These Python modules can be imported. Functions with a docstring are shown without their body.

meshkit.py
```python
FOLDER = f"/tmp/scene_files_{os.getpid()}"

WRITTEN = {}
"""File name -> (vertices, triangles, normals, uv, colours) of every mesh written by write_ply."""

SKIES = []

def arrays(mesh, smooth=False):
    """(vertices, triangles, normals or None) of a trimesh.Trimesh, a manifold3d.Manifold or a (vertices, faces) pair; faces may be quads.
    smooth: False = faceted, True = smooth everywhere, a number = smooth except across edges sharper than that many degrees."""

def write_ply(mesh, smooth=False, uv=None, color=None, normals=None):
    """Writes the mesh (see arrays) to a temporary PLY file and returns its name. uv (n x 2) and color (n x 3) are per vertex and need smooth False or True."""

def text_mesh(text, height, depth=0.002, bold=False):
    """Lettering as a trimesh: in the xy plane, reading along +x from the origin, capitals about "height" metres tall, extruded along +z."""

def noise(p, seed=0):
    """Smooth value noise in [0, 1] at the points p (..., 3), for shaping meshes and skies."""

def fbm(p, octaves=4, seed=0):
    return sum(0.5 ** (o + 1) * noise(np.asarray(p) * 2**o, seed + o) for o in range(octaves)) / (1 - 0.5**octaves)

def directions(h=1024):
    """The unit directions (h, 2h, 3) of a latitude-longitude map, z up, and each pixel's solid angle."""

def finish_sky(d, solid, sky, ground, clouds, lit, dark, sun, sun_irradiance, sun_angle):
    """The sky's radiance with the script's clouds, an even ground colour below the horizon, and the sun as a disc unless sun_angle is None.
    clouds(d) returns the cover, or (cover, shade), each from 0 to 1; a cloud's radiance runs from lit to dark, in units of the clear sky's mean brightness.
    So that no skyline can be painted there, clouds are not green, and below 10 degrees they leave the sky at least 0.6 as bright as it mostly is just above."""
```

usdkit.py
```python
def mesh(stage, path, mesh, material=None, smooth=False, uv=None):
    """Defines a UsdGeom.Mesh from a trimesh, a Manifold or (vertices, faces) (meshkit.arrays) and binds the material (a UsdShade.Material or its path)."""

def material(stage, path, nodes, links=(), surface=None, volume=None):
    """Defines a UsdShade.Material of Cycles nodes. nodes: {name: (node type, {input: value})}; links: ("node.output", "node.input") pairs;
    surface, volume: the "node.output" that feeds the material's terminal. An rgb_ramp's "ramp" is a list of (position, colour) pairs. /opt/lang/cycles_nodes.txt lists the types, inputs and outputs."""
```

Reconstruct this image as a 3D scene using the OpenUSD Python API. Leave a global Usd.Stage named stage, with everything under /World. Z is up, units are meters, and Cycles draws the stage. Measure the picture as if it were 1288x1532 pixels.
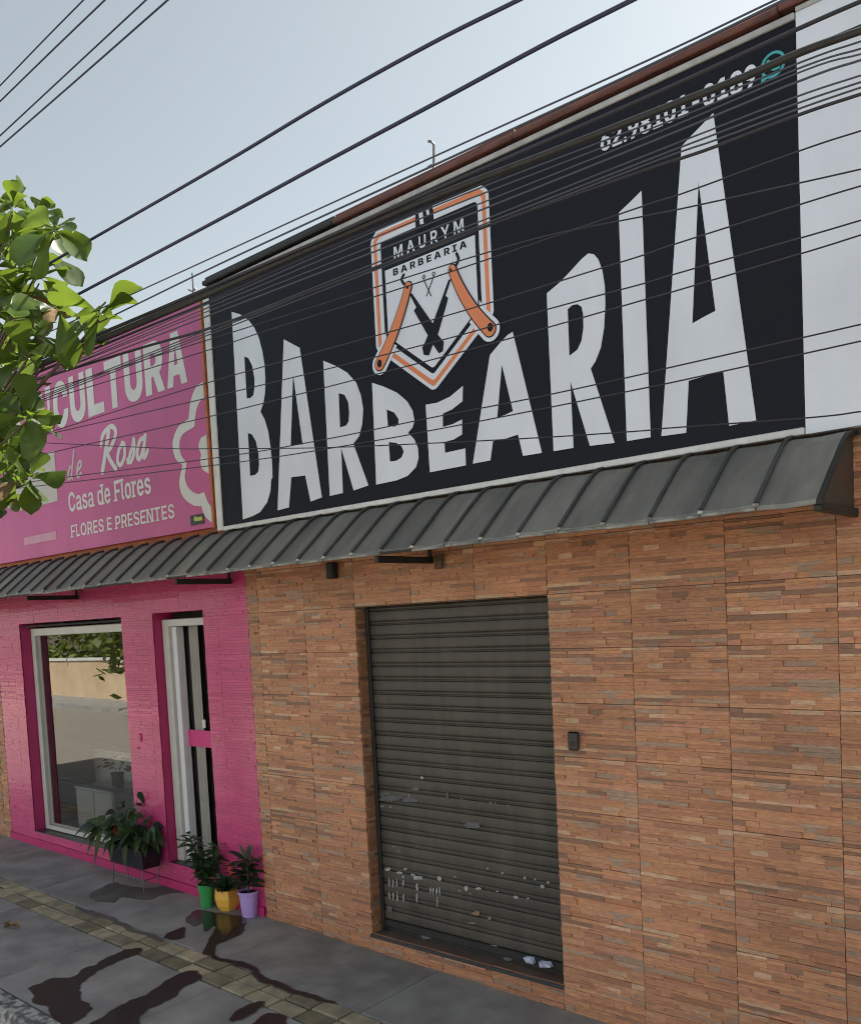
import math, random, glob
import numpy as np
import trimesh
import usdkit
from pxr import Usd, UsdGeom, UsdLux, UsdShade, Gf, Sdf, Vt
from shapely.geometry import Polygon, LineString, Point, box as _sbox
from shapely import affinity, union_all

rnd = random.Random(7)
def sbox(x0, x1, z0, z1):
    return _sbox(x0, z0, x1, z1)
stage = Usd.Stage.CreateInMemory()
UsdGeom.SetStageUpAxis(stage, UsdGeom.Tokens.z)
UsdGeom.SetStageMetersPerUnit(stage, 1.0)
UsdGeom.Xform.Define(stage, '/World')
UsdGeom.Scope.Define(stage, '/World/Looks')

# ------------------------------------------------------------------ camera, sky, sun, exposure
IMG_W, FOC, PPX, PPY, IMG_H = 1288.0, 1350.0, 644.0, 1005.89, 1532.0
CAM = np.array([2.431089, -4.485296, 2.385013])
YAW, PITCH, ROLL = 0.71812, 0.061567, -0.050285
EXPOSURE = 1.2
SUN_ELEV, SUN_AZ = math.radians(49), math.radians(17)     # azimuth from +y towards +x
SKY_STRENGTH, SUN_INTENSITY = 0.08, 1.25

def _rot():
    cz, sz, cx, sx, cy, sy = (f(a) for a in (ROLL, PITCH, YAW) for f in (math.cos, math.sin))
    Rz = np.array([[cz, -sz, 0], [sz, cz, 0], [0, 0, 1]])
    Rx = np.array([[1, 0, 0], [0, cx, -sx], [0, sx, cx]])
    Ry = np.array([[cy, 0, sy], [0, 1, 0], [-sy, 0, cy]])
    return Rz @ Rx @ Ry
RC = _rot()                       # (x right, y down, z ahead) = RC @ (X, -Z, Y)

def _world(b):
    return np.array([b[0], b[2], -b[1]])

right, down, ahead = (_world(RC[i]) for i in range(3))
cam = UsdGeom.Camera.Define(stage, '/World/camera')
m4 = Gf.Matrix4d(1)
for i, v in enumerate((right, -down, -ahead)):
    m4.SetRow(i, Gf.Vec4d(*map(float, v), 0))
m4.SetRow(3, Gf.Vec4d(*map(float, CAM), 1))
cam.AddTransformOp().Set(m4)
cam.CreateHorizontalApertureAttr(36.0)
cam.CreateVerticalApertureAttr(36.0 * 1024 / 860)
cam.CreateFocalLengthAttr(FOC / IMG_W * 36.0)
cam.CreateVerticalApertureOffsetAttr((PPY - IMG_H / 2) / IMG_W * 36.0)
cam.CreateClippingRangeAttr(Gf.Vec2f(0.05, 2000))
cam.CreateExposureAttr(EXPOSURE)

sun_dir = np.array([math.sin(SUN_AZ) * math.cos(SUN_ELEV), math.cos(SUN_AZ) * math.cos(SUN_ELEV), math.sin(SUN_ELEV)])
sky_mat = usdkit.material(stage, '/World/Looks/sky_air', {
    's': ('sky_texture', {'sky_type': 'single_scattering', 'sun_disc': False, 'sun_elevation': SUN_ELEV, 'sun_rotation': math.atan2(sun_dir[0], sun_dir[1]),
                          'air_density': 1.0, 'aerosol_density': 2.6, 'ozone_density': 1.0, 'altitude': 700.0}),
    'h': ('hsv', {'saturation': 0.50, 'value': 1.0}), 'w': ('mix_color', {'blend_type': 'multiply', 'fac': 1.0, 'b': (0.99, 1.0, 0.90)}),
    'b': ('background_shader', {'strength': SKY_STRENGTH})},
    [('s.color', 'h.color'), ('h.color', 'w.a'), ('w.result', 'b.color')], surface='b.background')
dome = UsdLux.DomeLight.Define(stage, '/World/sky')
UsdShade.MaterialBindingAPI.Apply(dome.GetPrim()).Bind(sky_mat)
dome.GetPrim().SetCustomDataByKey('kind', 'structure')
sun = UsdLux.DistantLight.Define(stage, '/World/sun')
sun.CreateNormalizeAttr(True)
sun.CreateIntensityAttr(SUN_INTENSITY)
sun.CreateAngleAttr(0.53)
sun.CreateColorAttr(Gf.Vec3f(1.0, 0.95, 0.86))
zax = sun_dir
xax = np.cross([0, 0, 1.0], zax); xax /= np.linalg.norm(xax)
yax = np.cross(zax, xax)
ms = Gf.Matrix4d(1)
for i, v in enumerate((xax, yax, zax)):
    ms.SetRow(i, Gf.Vec4d(*map(float, v), 0))
sun.AddTransformOp().Set(ms)

# ------------------------------------------------------------------ where a spot of the photograph lies in the place
TILE_W, TILE_H, ROW0 = 0.541736, 0.32, 2.48
GA, GB, GC = -0.045, -0.018, 0.02             # pavement: z = GA + GB x + GC y

def ray(px, py):
    d = RC.T @ np.array([(px - PPX) / FOC, (py - PPY) / FOC, 1.0])
    return _world(d)
def P(px, py, y=0.0):
    d = ray(px, py)
    return CAM + d * ((y - CAM[1]) / d[1])
def XZ(px, py, y=-0.06):
    q = P(px, py, y)
    return (float(q[0]), float(q[2]))
def gz(x, y):
    return GA + GB * x + GC * y
def G(px, py):
    d = ray(px, py)
    t = (GA + GB * CAM[0] + GC * CAM[1] - CAM[2]) / (d[2] - GB * d[0] - GC * d[1])
    return CAM + d * t

# ------------------------------------------------------------------ mesh helpers
class MB:
    def __init__(s):
        s.v, s.f, s.c, s.n = [], [], [], 0
    def add(s, v, f, c=None):
        v = np.asarray(v, float); f = np.asarray(f, int)
        if f.shape[1] == 4:
            f = np.vstack([f[:, [0, 1, 2]], f[:, [0, 2, 3]]])
        s.v.append(v); s.f.append(f + s.n); s.n += len(v)
        s.c.append(np.tile(c if c is not None else (1, 1, 1), (len(v), 1)))
        return s
    def tm(s, t, c=None):
        return s.add(t.vertices, t.faces, c)
    def box(s, x0, x1, y0, y1, z0, z1, c=None):
        v = [(x, y, z) for x in (x0, x1) for y in (y0, y1) for z in (z0, z1)]
        f = [(0, 1, 3, 2), (4, 6, 7, 5), (0, 4, 5, 1), (2, 3, 7, 6), (0, 2, 6, 4), (1, 5, 7, 3)]
        return s.add(v, f, c)
    def cbox(s, x0, x1, y0, y1, z0, z1, b=0.008, c=None):
        x0, x1, y0, y1, z0, z1 = min(x0, x1), max(x0, x1), min(y0, y1), max(y0, y1), min(z0, z1), max(z0, z1)
        b = min(b, (x1 - x0) / 3, (y1 - y0) / 3, (z1 - z0) / 3)
        pts = []
        for sx in (0, 1):
            for sy in (0, 1):
                for sz in (0, 1):
                    X, Y, Z = (x0, x1)[sx], (y0, y1)[sy], (z0, z1)[sz]
                    dx, dy, dz = (b, -b)[sx], (b, -b)[sy], (b, -b)[sz]
                    pts += [(X, Y + dy, Z + dz), (X + dx, Y, Z + dz), (X + dx, Y + dy, Z)]
        h = trimesh.convex.convex_hull(np.array(pts))
        return s.add(h.vertices, h.faces, c)
    def tube(s, path, r, n=8, c=None, cap=True):
        path = np.asarray(path, float)
        rr = np.broadcast_to(np.asarray(r, float), (len(path),))
        t = np.gradient(path, axis=0); t /= np.linalg.norm(t, axis=1, keepdims=True) + 1e-12
        up = np.array([0, 0, 1.0]) if abs(t[0][2]) < .9 else np.array([1.0, 0, 0])
        V = []
        for p, d, q in zip(path, t, rr):
            a = np.cross(d, up); a /= np.linalg.norm(a) + 1e-12
            b = np.cross(a, d); up = b
            for k in range(n):
                th = 2 * math.pi * k / n
                V.append(p + q * (math.cos(th) * a + math.sin(th) * b))
        F = []
        for i in range(len(path) - 1):
            for k in range(n):
                F.append((i * n + k, i * n + (k + 1) % n, (i + 1) * n + (k + 1) % n, (i + 1) * n + k))
        F = [(a, b, c_) for a, b, c_, d in F] + [(a, c_, d) for a, b, c_, d in F]
        if cap:
            m = len(path) - 1
            F += [(0, k + 1, k) for k in range(1, n - 1)] + [(m * n, m * n + k, m * n + k + 1) for k in range(1, n - 1)]
        return s.add(V, F, c)
    def mesh(s):
        return np.vstack(s.v), np.vstack(s.f), np.vstack(s.c)

_used = {}
def free(parent, name):
    k = parent + '/' + name
    i = _used.get(k, -1) + 1
    _used[k] = i
    return k if i == 0 else f'{k}_{i:03d}'

def setdata(prim, label=None, cat=None, group=None, kind=None, category=None):
    cat = cat or category
    for k, v in (('label', label), ('category', cat), ('group', group), ('kind', kind)):
        if v:
            prim.SetCustomDataByKey(k, v)

class Thing:
    """A thing at loc whose parts are given in world coordinates."""
    def __init__(s, name, label=None, cat=None, loc=(0, 0, 0), group=None, kind=None):
        s.path = free('/World', name)
        s.loc = np.asarray(loc, float)
        x = UsdGeom.Xform.Define(stage, s.path)
        x.AddTranslateOp().Set(Gf.Vec3d(*map(float, s.loc)))
        s.prim = x.GetPrim()
        setdata(s.prim, label, cat, group, kind)
    def part(s, name, mb, mat, parent=None, smooth=False, label=None, kind=None):
        path = free(parent or s.path, name)
        put(path, mb, mat, s.loc, smooth, label=label, kind=kind)
        return path

def put(path, mb, mat, loc=(0, 0, 0), smooth=False, tint=True, **data):
    if isinstance(mb, trimesh.Trimesh):
        mb = MB().tm(mb)
    v, f, c = mb.mesh()
    plain = bool((c == 1).all())
    if smooth is not False and not plain:
        smooth = False
    m = usdkit.mesh(stage, path, (v - np.asarray(loc), f), mat, smooth=smooth)
    if not plain:
        UsdGeom.PrimvarsAPI(m).CreatePrimvar('tint', Sdf.ValueTypeNames.Color3fArray, 'vertex').Set(Vt.Vec3fArray.FromNumpy(c.astype(np.float32)))
    setdata(m.GetPrim(), **data)
    return m

def flat(poly, y, th=0.003):
    """A shape given in (x, z), standing upright with its face at y, th thick."""
    mb = MB()
    for g in getattr(poly, 'geoms', [poly]):
        if g.is_empty or g.geom_type != 'Polygon' or g.area < 1e-7:
            continue
        t = trimesh.creation.extrude_polygon(g, th, engine='earcut')
        v = np.array(t.vertices)
        mb.add(np.stack([v[:, 0], y + th - v[:, 2], v[:, 1]], 1), t.faces)
    return mb
def sheet(poly, lift=0.003, th=0.002):
    """A shape given in (x, y), lying on the pavement."""
    mb = MB()
    for g in getattr(poly, 'geoms', [poly]):
        t = trimesh.creation.extrude_polygon(g, th, engine='earcut')
        v = np.array(t.vertices)
        v[:, 2] += gz(v[:, 0], v[:, 1]) + lift - th
        mb.add(v, t.faces)
    return mb
def smoothpoly(pts, n=6):
    """Closed Catmull-Rom curve through the points."""
    p = np.asarray(pts, float); out = []
    k = len(p)
    for i in range(k):
        a, b, c, d = p[i - 1], p[i], p[(i + 1) % k], p[(i + 2) % k]
        for t in np.linspace(0, 1, n, endpoint=False):
            out.append(.5 * ((2 * b) + (c - a) * t + (2 * a - 5 * b + 4 * c - d) * t * t + (-a + 3 * b - 3 * c + d) * t ** 3))
    return out
def curve(pts, n=8):
    p = np.asarray(pts, float)
    p = np.vstack([2 * p[0] - p[1], p, 2 * p[-1] - p[-2]]); out = []
    for i in range(1, len(p) - 2):
        a, b, c, d = p[i - 1], p[i], p[i + 1], p[i + 2]
        for t in np.linspace(0, 1, n, endpoint=False):
            out.append(.5 * ((2 * b) + (c - a) * t + (2 * a - 5 * b + 4 * c - d) * t * t + (-a + 3 * b - 3 * c + d) * t ** 3))
    out.append(p[-2])
    return np.array(out)

# ------------------------------------------------------------------ materials
def mat(name, color, rough=0.6, var=0.0, scale=4.0, color2=None, bump=0.0, bscale=60.0, tint=False, metallic=0.0, spec=0.5, coat=0.0, coatr=0.1, rvar=0.0, translucent=None, rand=0.0, stretch=(1, 1, 1), detail=6.0, contrast=(0.35, 0.65), blotch=None):
    nodes = {'p': ('principled_bsdf', {'roughness': rough, 'metallic': metallic, 'specular_ior_level': spec, 'coat_weight': coat, 'coat_roughness': coatr, 'base_color': color}),
             'g': ('geometry', {}), 'm': ('mapping', {'scale': stretch}), 'n': ('noise_texture', {'scale': scale, 'detail': detail, 'roughness': 0.6})}
    links = [('g.position', 'm.vector'), ('m.vector', 'n.vector')]
    col = None
    if var or color2 is not None:
        c2 = color2 if color2 is not None else tuple(x * (1 - var) for x in color)
        nodes['r'] = ('rgb_ramp', {'ramp': [(contrast[0], c2), (contrast[1], color)]})
        links += [('n.fac', 'r.fac')]
        col = 'r.color'
    if tint:
        nodes['a'] = ('attribute', {'attribute': 'tint'})
        if col:
            nodes['x'] = ('mix_color', {'blend_type': 'multiply', 'fac': 1.0})
            links += [(col, 'x.a'), ('a.color', 'x.b')]
            col = 'x.result'
        else:
            col = 'a.color'
    if rand:
        nodes['o'] = ('object_info', {})
        nodes['mr'] = ('map_range', {'to_min': 1 - rand, 'to_max': 1 + rand})
        nodes['hs'] = ('hsv', {'color': color})
        links += [('o.random', 'mr.value'), ('mr.result', 'hs.value')]
        if col:
            links += [(col, 'hs.color')]
        col = 'hs.color'
    if blotch and col:
        bs, lo, hi, bst = blotch
        nodes['bm'] = ('mapping', {'scale': bst, 'location': (3.1, 1.7, 2.3)})
        nodes['bt'] = ('noise_texture', {'scale': bs, 'detail': 5.0, 'roughness': 0.6})
        nodes['br'] = ('rgb_ramp', {'ramp': [(0.32, (lo,) * 3), (0.66, (hi,) * 3)]})
        nodes['bx'] = ('mix_color', {'blend_type': 'multiply', 'fac': 1.0, 'use_clamp': False})
        links += [('g.position', 'bm.vector'), ('bm.vector', 'bt.vector'), ('bt.fac', 'br.fac'), (col, 'bx.a'), ('br.color', 'bx.b')]
        col = 'bx.result'
    if col:
        links += [(col, 'p.base_color')]
    if rvar:
        nodes['rr'] = ('map_range', {'from_min': 0.3, 'from_max': 0.7, 'to_min': rough - rvar, 'to_max': rough + rvar})
        links += [('n.fac', 'rr.value'), ('rr.result', 'p.roughness')]
    if bump:
        nodes['bn'] = ('noise_texture', {'scale': bscale, 'detail': 4.0})
        nodes['b'] = ('bump', {'strength': bump, 'distance': 0.01})
        links += [('m.vector', 'bn.vector'), ('bn.fac', 'b.height'), ('b.normal', 'p.normal')]
    out = 'p.BSDF'
    if translucent is not None:
        nodes['t'] = ('translucent_bsdf', {'color': translucent})
        nodes['mx'] = ('mix_closure', {'fac': 0.4})
        links += [('p.BSDF', 'mx.closure1'), ('t.BSDF', 'mx.closure2')]
        out = 'mx.closure'
    return usdkit.material(stage, '/World/Looks/' + name, nodes, links, surface=out)

M = {}
M['stone'] = mat('stone_tile', (1, 1, 1), 0.5, var=0.32, scale=22, tint=True, bump=0.5, bscale=70, stretch=(1, 1, 4.5), rvar=.1, blotch=(1.1, .84, 1.04, (1, 1, 1)))
M['grout'] = mat('grout', (0.17, 0.115, 0.085), 0.9, var=0.3, scale=9)
M['pink_tile'] = mat('pink_paint', (0.60, 0.055, 0.20), 0.36, var=0.16, scale=2.4, tint=True, bump=0.35, bscale=14, stretch=(1, 1, 4), coat=0.6, coatr=.15, blotch=(1.6, .86, 1.03, (1, 1, .5)))
M['pink_wall'] = mat('pink_wall_paint', (0.52, 0.035, 0.165), 0.4, var=0.15, scale=5, bump=.15, bscale=90)
M['render'] = mat('wall_render', (0.46, 0.44, 0.41), 0.85, var=0.2, scale=3)
M['orange'] = mat('orange_paint', (0.52, 0.155, 0.06), 0.6, var=0.3, scale=7, stretch=(1, 1, 2))
M['concrete'] = mat('pavement_concrete', (0.42, 0.41, 0.395), 0.75, color2=(0.25, 0.244, 0.235), scale=2.2, bump=0.35, bscale=160, rvar=.12, detail=9)
M['concrete_worn'] = mat('pavement_concrete_worn', (0.38, 0.372, 0.358), 0.75, color2=(0.225, 0.22, 0.212), scale=3.1, bump=0.35, bscale=150, rvar=.12, detail=9)
M['paver'] = mat('yellow_paver', (0.46, 0.40, 0.26), 0.8, color2=(0.27, 0.24, 0.175), scale=7, bump=0.5, bscale=120, rand=.4)
M['joint'] = mat('pavement_joint', (0.05, 0.046, 0.042), 0.9, var=.4, scale=10)
M['kerb'] = mat('kerb_paint', (0.50, 0.50, 0.49), 0.8, color2=(0.14, 0.14, 0.14), scale=14, bump=.6, bscale=70, contrast=(.42, .56))
M['asphalt'] = mat('asphalt', (0.33, 0.30, 0.25), 0.9, color2=(0.25, 0.225, 0.19), scale=6, bump=.5, bscale=200)
M['earth'] = mat('earth', (0.16, 0.13, 0.09), 0.95, var=.4, scale=.6)
M['wet'] = mat('wet_concrete', (0.042, 0.034, 0.031), 0.42, color2=(0.022, 0.018, 0.017), scale=7, rvar=.08, bump=.3, bscale=150, spec=.35)
M['puddle'] = mat('puddle_film', (0.045, 0.04, 0.036), 0.14, color2=(0.028, 0.025, 0.024), scale=6, bump=.1, bscale=60)
M['damp'] = mat('damp_concrete', (0.17, 0.162, 0.152), 0.65, color2=(0.10, 0.095, 0.09), scale=5, bump=.2, bscale=120)
M['black_sign'] = mat('black_vinyl', (0.011, 0.0125, 0.021), 0.5, color2=(0.009, 0.010, 0.016), scale=.9, spec=.16, bump=.25, bscale=1.6)
M['white_vinyl'] = mat('white_vinyl', (0.70, 0.74, 0.84), 0.45, var=.10, scale=2.5, stretch=(1, 1, .5))
M['white_frame'] = mat('white_frame', (0.72, 0.73, 0.73), 0.5, var=.22, scale=9)
M['grey_frame'] = mat('grey_frame', (0.46, 0.46, 0.46), 0.5, var=.3, scale=9)
M['orange_vinyl'] = mat('orange_vinyl', (0.72, 0.225, 0.095), 0.42, var=.06, scale=3)
M['teal'] = mat('teal_vinyl', (0.05, 0.36, 0.40), 0.4)
M['pink_sign'] = mat('pink_vinyl', (0.54, 0.085, 0.275), 0.4, var=.12, scale=1.2, bump=.25, bscale=1.8, blotch=(1.3, .86, 1.05, (1, 1, .5)))
M['pink_ink'] = mat('pale_ink', (0.66, 0.66, 0.64), 0.45, var=.1, scale=6)
M['faint_ink'] = mat('faded_ink', (0.60, 0.28, 0.40), 0.45, var=.15, scale=12)
M['pale_ink'] = mat('pale_green_ink', (0.52, 0.50, 0.46), 0.45, var=.12, scale=5)
M['dark_ink'] = mat('dark_ink', (0.02, 0.02, 0.018), 0.4)
M['lime_ink'] = mat('lime_ink', (0.45, 0.50, 0.08), 0.4)
M['awning'] = mat('awning_sheet', (0.285, 0.27, 0.235), 0.55, color2=(0.17, 0.165, 0.15), scale=5, metallic=.15, bump=.2, bscale=14, rvar=.12, rand=.14, stretch=(1, .3, .3), detail=9, blotch=(9, .78, 1.05, (1, .25, .25)))
M['awning_rib'] = mat('awning_rib', (0.085, 0.092, 0.09), 0.45, var=.3, scale=8, metallic=.3)
M['lip'] = mat('awning_lip', (0.30, 0.29, 0.27), 0.6, color2=(0.12, 0.12, 0.115), scale=11, contrast=(.4, .58))
M['white_clip'] = mat('white_clip', (0.5, 0.5, 0.48), 0.6, var=.3, scale=40)
M['dark_steel'] = mat('dark_steel', (0.022, 0.021, 0.021), 0.6, var=.4, scale=12)
M['shutter'] = mat('shutter_paint', (0.082, 0.071, 0.058), 0.5, color2=(0.054, 0.048, 0.041), scale=3.5, bump=.15, bscale=50, rvar=.1, detail=8, blotch=(11, .74, 1.08, (1, 1, .12)))
M['flake'] = mat('bare_flake', (0.42, 0.42, 0.43), 0.7, color2=(0.24, 0.24, 0.25), scale=60)
M['rust_flake'] = mat('rust_flake', (0.30, 0.19, 0.13), 0.8, var=.4, scale=60)
M['scuff'] = mat('chalky_scuff', (0.13, 0.13, 0.15), 0.8, color2=(0.085, 0.083, 0.085), scale=25)
M['rusty'] = mat('rusty_plate', (0.055, 0.05, 0.04), 0.7, color2=(0.10, 0.04, 0.025), scale=6, contrast=(.3, .5))
M['black_plastic'] = mat('black_plastic', (0.012, 0.012, 0.016), 0.35)
M['alu'] = mat('white_aluminium', (0.60, 0.60, 0.57), 0.4, var=.12, scale=6)
M['grey_alu'] = mat('grey_aluminium', (0.30, 0.29, 0.27), 0.4, var=.15, scale=6)
M['granite'] = mat('dark_granite', (0.055, 0.055, 0.058), 0.35, color2=(0.03, 0.03, 0.032), scale=60)
M['room'] = mat('room_paint', (0.66, 0.64, 0.60), 0.85, var=.06, scale=2)
M['room_floor'] = mat('room_floor', (0.30, 0.27, 0.24), 0.4, var=.2, scale=2)
M['cabinet'] = mat('white_cabinet', (0.74, 0.75, 0.77), 0.35)
M['beige_wall'] = mat('beige_wall', (0.60, 0.47, 0.31), 0.85, color2=(0.48, 0.36, 0.23), scale=1.5)
M['roof_clay'] = mat('red_flashing', (0.17, 0.062, 0.048), 0.7, color2=(0.085, 0.034, 0.03), scale=9, stretch=(.6, 1, 3))
M['cable'] = mat('black_cable', (0.018, 0.018, 0.024), 0.55)
M['blue_cable'] = mat('bluish_cable', (0.022, 0.024, 0.06), 0.5)
M['grey_cable'] = mat('grey_cable', (0.05, 0.055, 0.075), 0.5)
M['bundle'] = mat('wrapped_cable', (0.028, 0.026, 0.026), 0.6, var=.4, scale=30)
M['steel'] = mat('dull_steel', (0.16, 0.16, 0.17), 0.45, metallic=.6)
M['leaf'] = mat('tree_leaf', (0.07, 0.118, 0.022), 0.32, color2=(0.035, 0.07, 0.016), scale=11, rand=.4, translucent=(0.20, 0.29, 0.03), spec=.5)
M['dry_leaf'] = mat('dry_leaf', (0.21, 0.13, 0.04), 0.8, color2=(0.10, 0.06, 0.03), scale=30)
M['bark'] = mat('bark', (0.12, 0.09, 0.065), 0.9, var=.4, scale=14, bump=.6, bscale=40)
M['plant_leaf'] = mat('plant_leaf', (0.075, 0.15, 0.045), 0.4, color2=(0.035, 0.08, 0.028), scale=14, rand=.35, translucent=(0.11, 0.18, 0.03))
M['plant_leaf_dark'] = mat('plant_leaf_dark', (0.032, 0.068, 0.034), 0.38, color2=(0.018, 0.038, 0.022), scale=14, rand=.35)
M['red_petal'] = mat('red_petal', (0.50, 0.03, 0.025), 0.5, var=.3, scale=20)
M['yellow_petal'] = mat('yellow_petal', (0.65, 0.36, 0.03), 0.5, var=.3, scale=20)
M['soil'] = mat('soil', (0.03, 0.022, 0.017), 0.95, var=.4, scale=40)
M['green_pot'] = mat('green_plastic', (0.045, 0.30, 0.085), 0.4, var=.12, scale=9)
M['yellow_pot'] = mat('yellow_ceramic', (0.85, 0.47, 0.075), 0.4, var=.12, scale=12)
M['lilac_pot'] = mat('lilac_plastic', (0.48, 0.33, 0.72), 0.38, var=.08, scale=9)
M['bush'] = mat('far_tree_leaf', (0.22, 0.28, 0.05), 0.5, color2=(0.12, 0.17, 0.035), scale=1.5, rand=.25, translucent=(0.12, 0.16, 0.02))
M['pink_strip'] = mat('pink_strip', (0.62, 0.05, 0.22), 0.5)
M['plastic_bit'] = mat('white_plastic_scrap', (0.62, 0.66, 0.78), 0.4, color2=(0.3, 0.35, 0.5), scale=40)
M['curtain'] = mat('pale_curtain', (0.74, 0.75, 0.78), 0.8, var=.1, scale=4)
M['glass'] = usdkit.material(stage, '/World/Looks/window_glass', {
    't': ('transparent_bsdf', {'color': (0.93, 0.96, 0.95)}), 'g': ('glossy_bsdf', {'roughness': 0.0, 'color': (0.97, 0.97, 0.97)}),
    'f': ('fresnel', {'IOR': 2.6}), 'x': ('mix_closure', {})},
    [('f.fac', 'x.fac'), ('t.BSDF', 'x.closure1'), ('g.BSDF', 'x.closure2')], surface='x.closure')

# ------------------------------------------------------------------ lettering
_FONT = glob.glob('/opt/blender-*/*/datafiles/fonts/Inter.woff2')[0]
def glyphs(text, weight=700, serif=0.0):
    """Lettering as a shape in font units: baseline at 0, capitals 1 high."""
    from PIL import Image, ImageDraw, ImageFont
    font = ImageFont.truetype(_FONT, 120)
    try:
        font.set_variation_by_axes([14, weight])
    except Exception:
        pass
    x0, y0, x1, y1 = font.getbbox(text, anchor='ls')
    pad = 14
    im = Image.new('L', (x1 - x0 + 2 * pad, y1 - y0 + 2 * pad))
    ImageDraw.Draw(im).text((pad - x0, pad - y0), text, 255, font, anchor='ls')
    a = np.pad(np.asarray(im) > 127, ((0, 0), (1, 1)))
    base = pad - y0
    if serif:
        cap = int(round(87.3)); xh = int(round(65.5))
        b = a.copy(); s = int(serif * 120)
        for row, dr in ((base - 1, -1), (base - cap, 1), (base - xh, 1)):
            r = a[min(max(row + dr * 3, 0), len(a) - 1)].astype(int)
            st = np.nonzero(np.diff(r) == 1)[0]; en = np.nonzero(np.diff(r) == -1)[0]
            for p, q in zip(st, en):
                rr = a[min(max(row + dr * 16, 0), len(a) - 1)]
                if 5 < q - p < 26 and rr[p + 2:q - 1].all() and not a[min(max(row - dr * 8, 0), len(a) - 1)][p:q].any():
                    for k in range(8):
                        y = row + dr * k
                        if 0 <= y < len(b):
                            b[y, max(p - s, 0):q + s] = True
        a = b
    d = np.diff(a.astype(np.int8), axis=1)
    rows, st = np.nonzero(d == 1); en = np.nonzero(d == -1)[1]
    from shapely import box
    shp = union_all(box(st, -rows - 1, en, -rows)).buffer(0.7).buffer(-0.7).simplify(0.6)
    k = 1 / 87.3
    return affinity.affine_transform(shp, [k, 0, 0, k, -(pad + 1) * k, base * k])
def fit(shape, x0, x1, z0, h):
    """Places lettering on the upright plane from x0 to x1, baseline z0, capitals h high."""
    a, _, b, _ = shape.bounds
    k = (x1 - x0) / (b - a)
    return affinity.affine_transform(shape, [k, 0, 0, h, x0 - a * k, z0])

# ------------------------------------------------------------------ ground, road, pavement
def strip(x0, x1, y0, y1, z_off, n=1):
    mb = MB()
    v = [(x0, y0), (x1, y0), (x1, y1), (x0, y1)]
    return mb.add([(x, y, GA + GB * x + z_off) for x, y in v], [(0, 1, 2, 3)])
def structure(name, mb, m):
    put(free('/World', name), mb, m, kind='structure')
structure('ground', strip(-260, 260, -260, 260, -0.21), M['earth'])
structure('road', strip(-120, 120, -8.3, -2.10, -0.20), M['asphalt'])

walk = Thing('sidewalk', kind='structure')
KY0, KY1, XL, XR = -2.09, -1.925, -12.0, 3.2
def slab(x0, x1, y0, y1, top=0.0, depth=0.09, bev=0.006):
    mb = MB()
    def ring(i, zo):
        return [(x, y, gz(x, y) + zo) for x, y in ((x0 + i, y0 + i), (x1 - i, y0 + i), (x1 - i, y1 - i), (x0 + i, y1 - i))]
    v = ring(0, top - depth) + ring(0, top - bev) + ring(bev, top)
    f = []
    for L in (0, 4):
        for k in range(4):
            f.append((L + k, L + (k + 1) % 4, L + 4 + (k + 1) % 4, L + 4 + k))
    f.append((8, 9, 10, 11))
    return mb.add(v, f)
bed = MB().add([(x, y, gz(x, y) - 0.016) for x, y in ((XL, KY1), (XR, KY1), (XR, 0.3), (XL, 0.3))], [(0, 1, 2, 3)])
walk.part('bed', bed, M['joint'])
x = -0.13 + 1.42 * 2
k = 0
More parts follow.
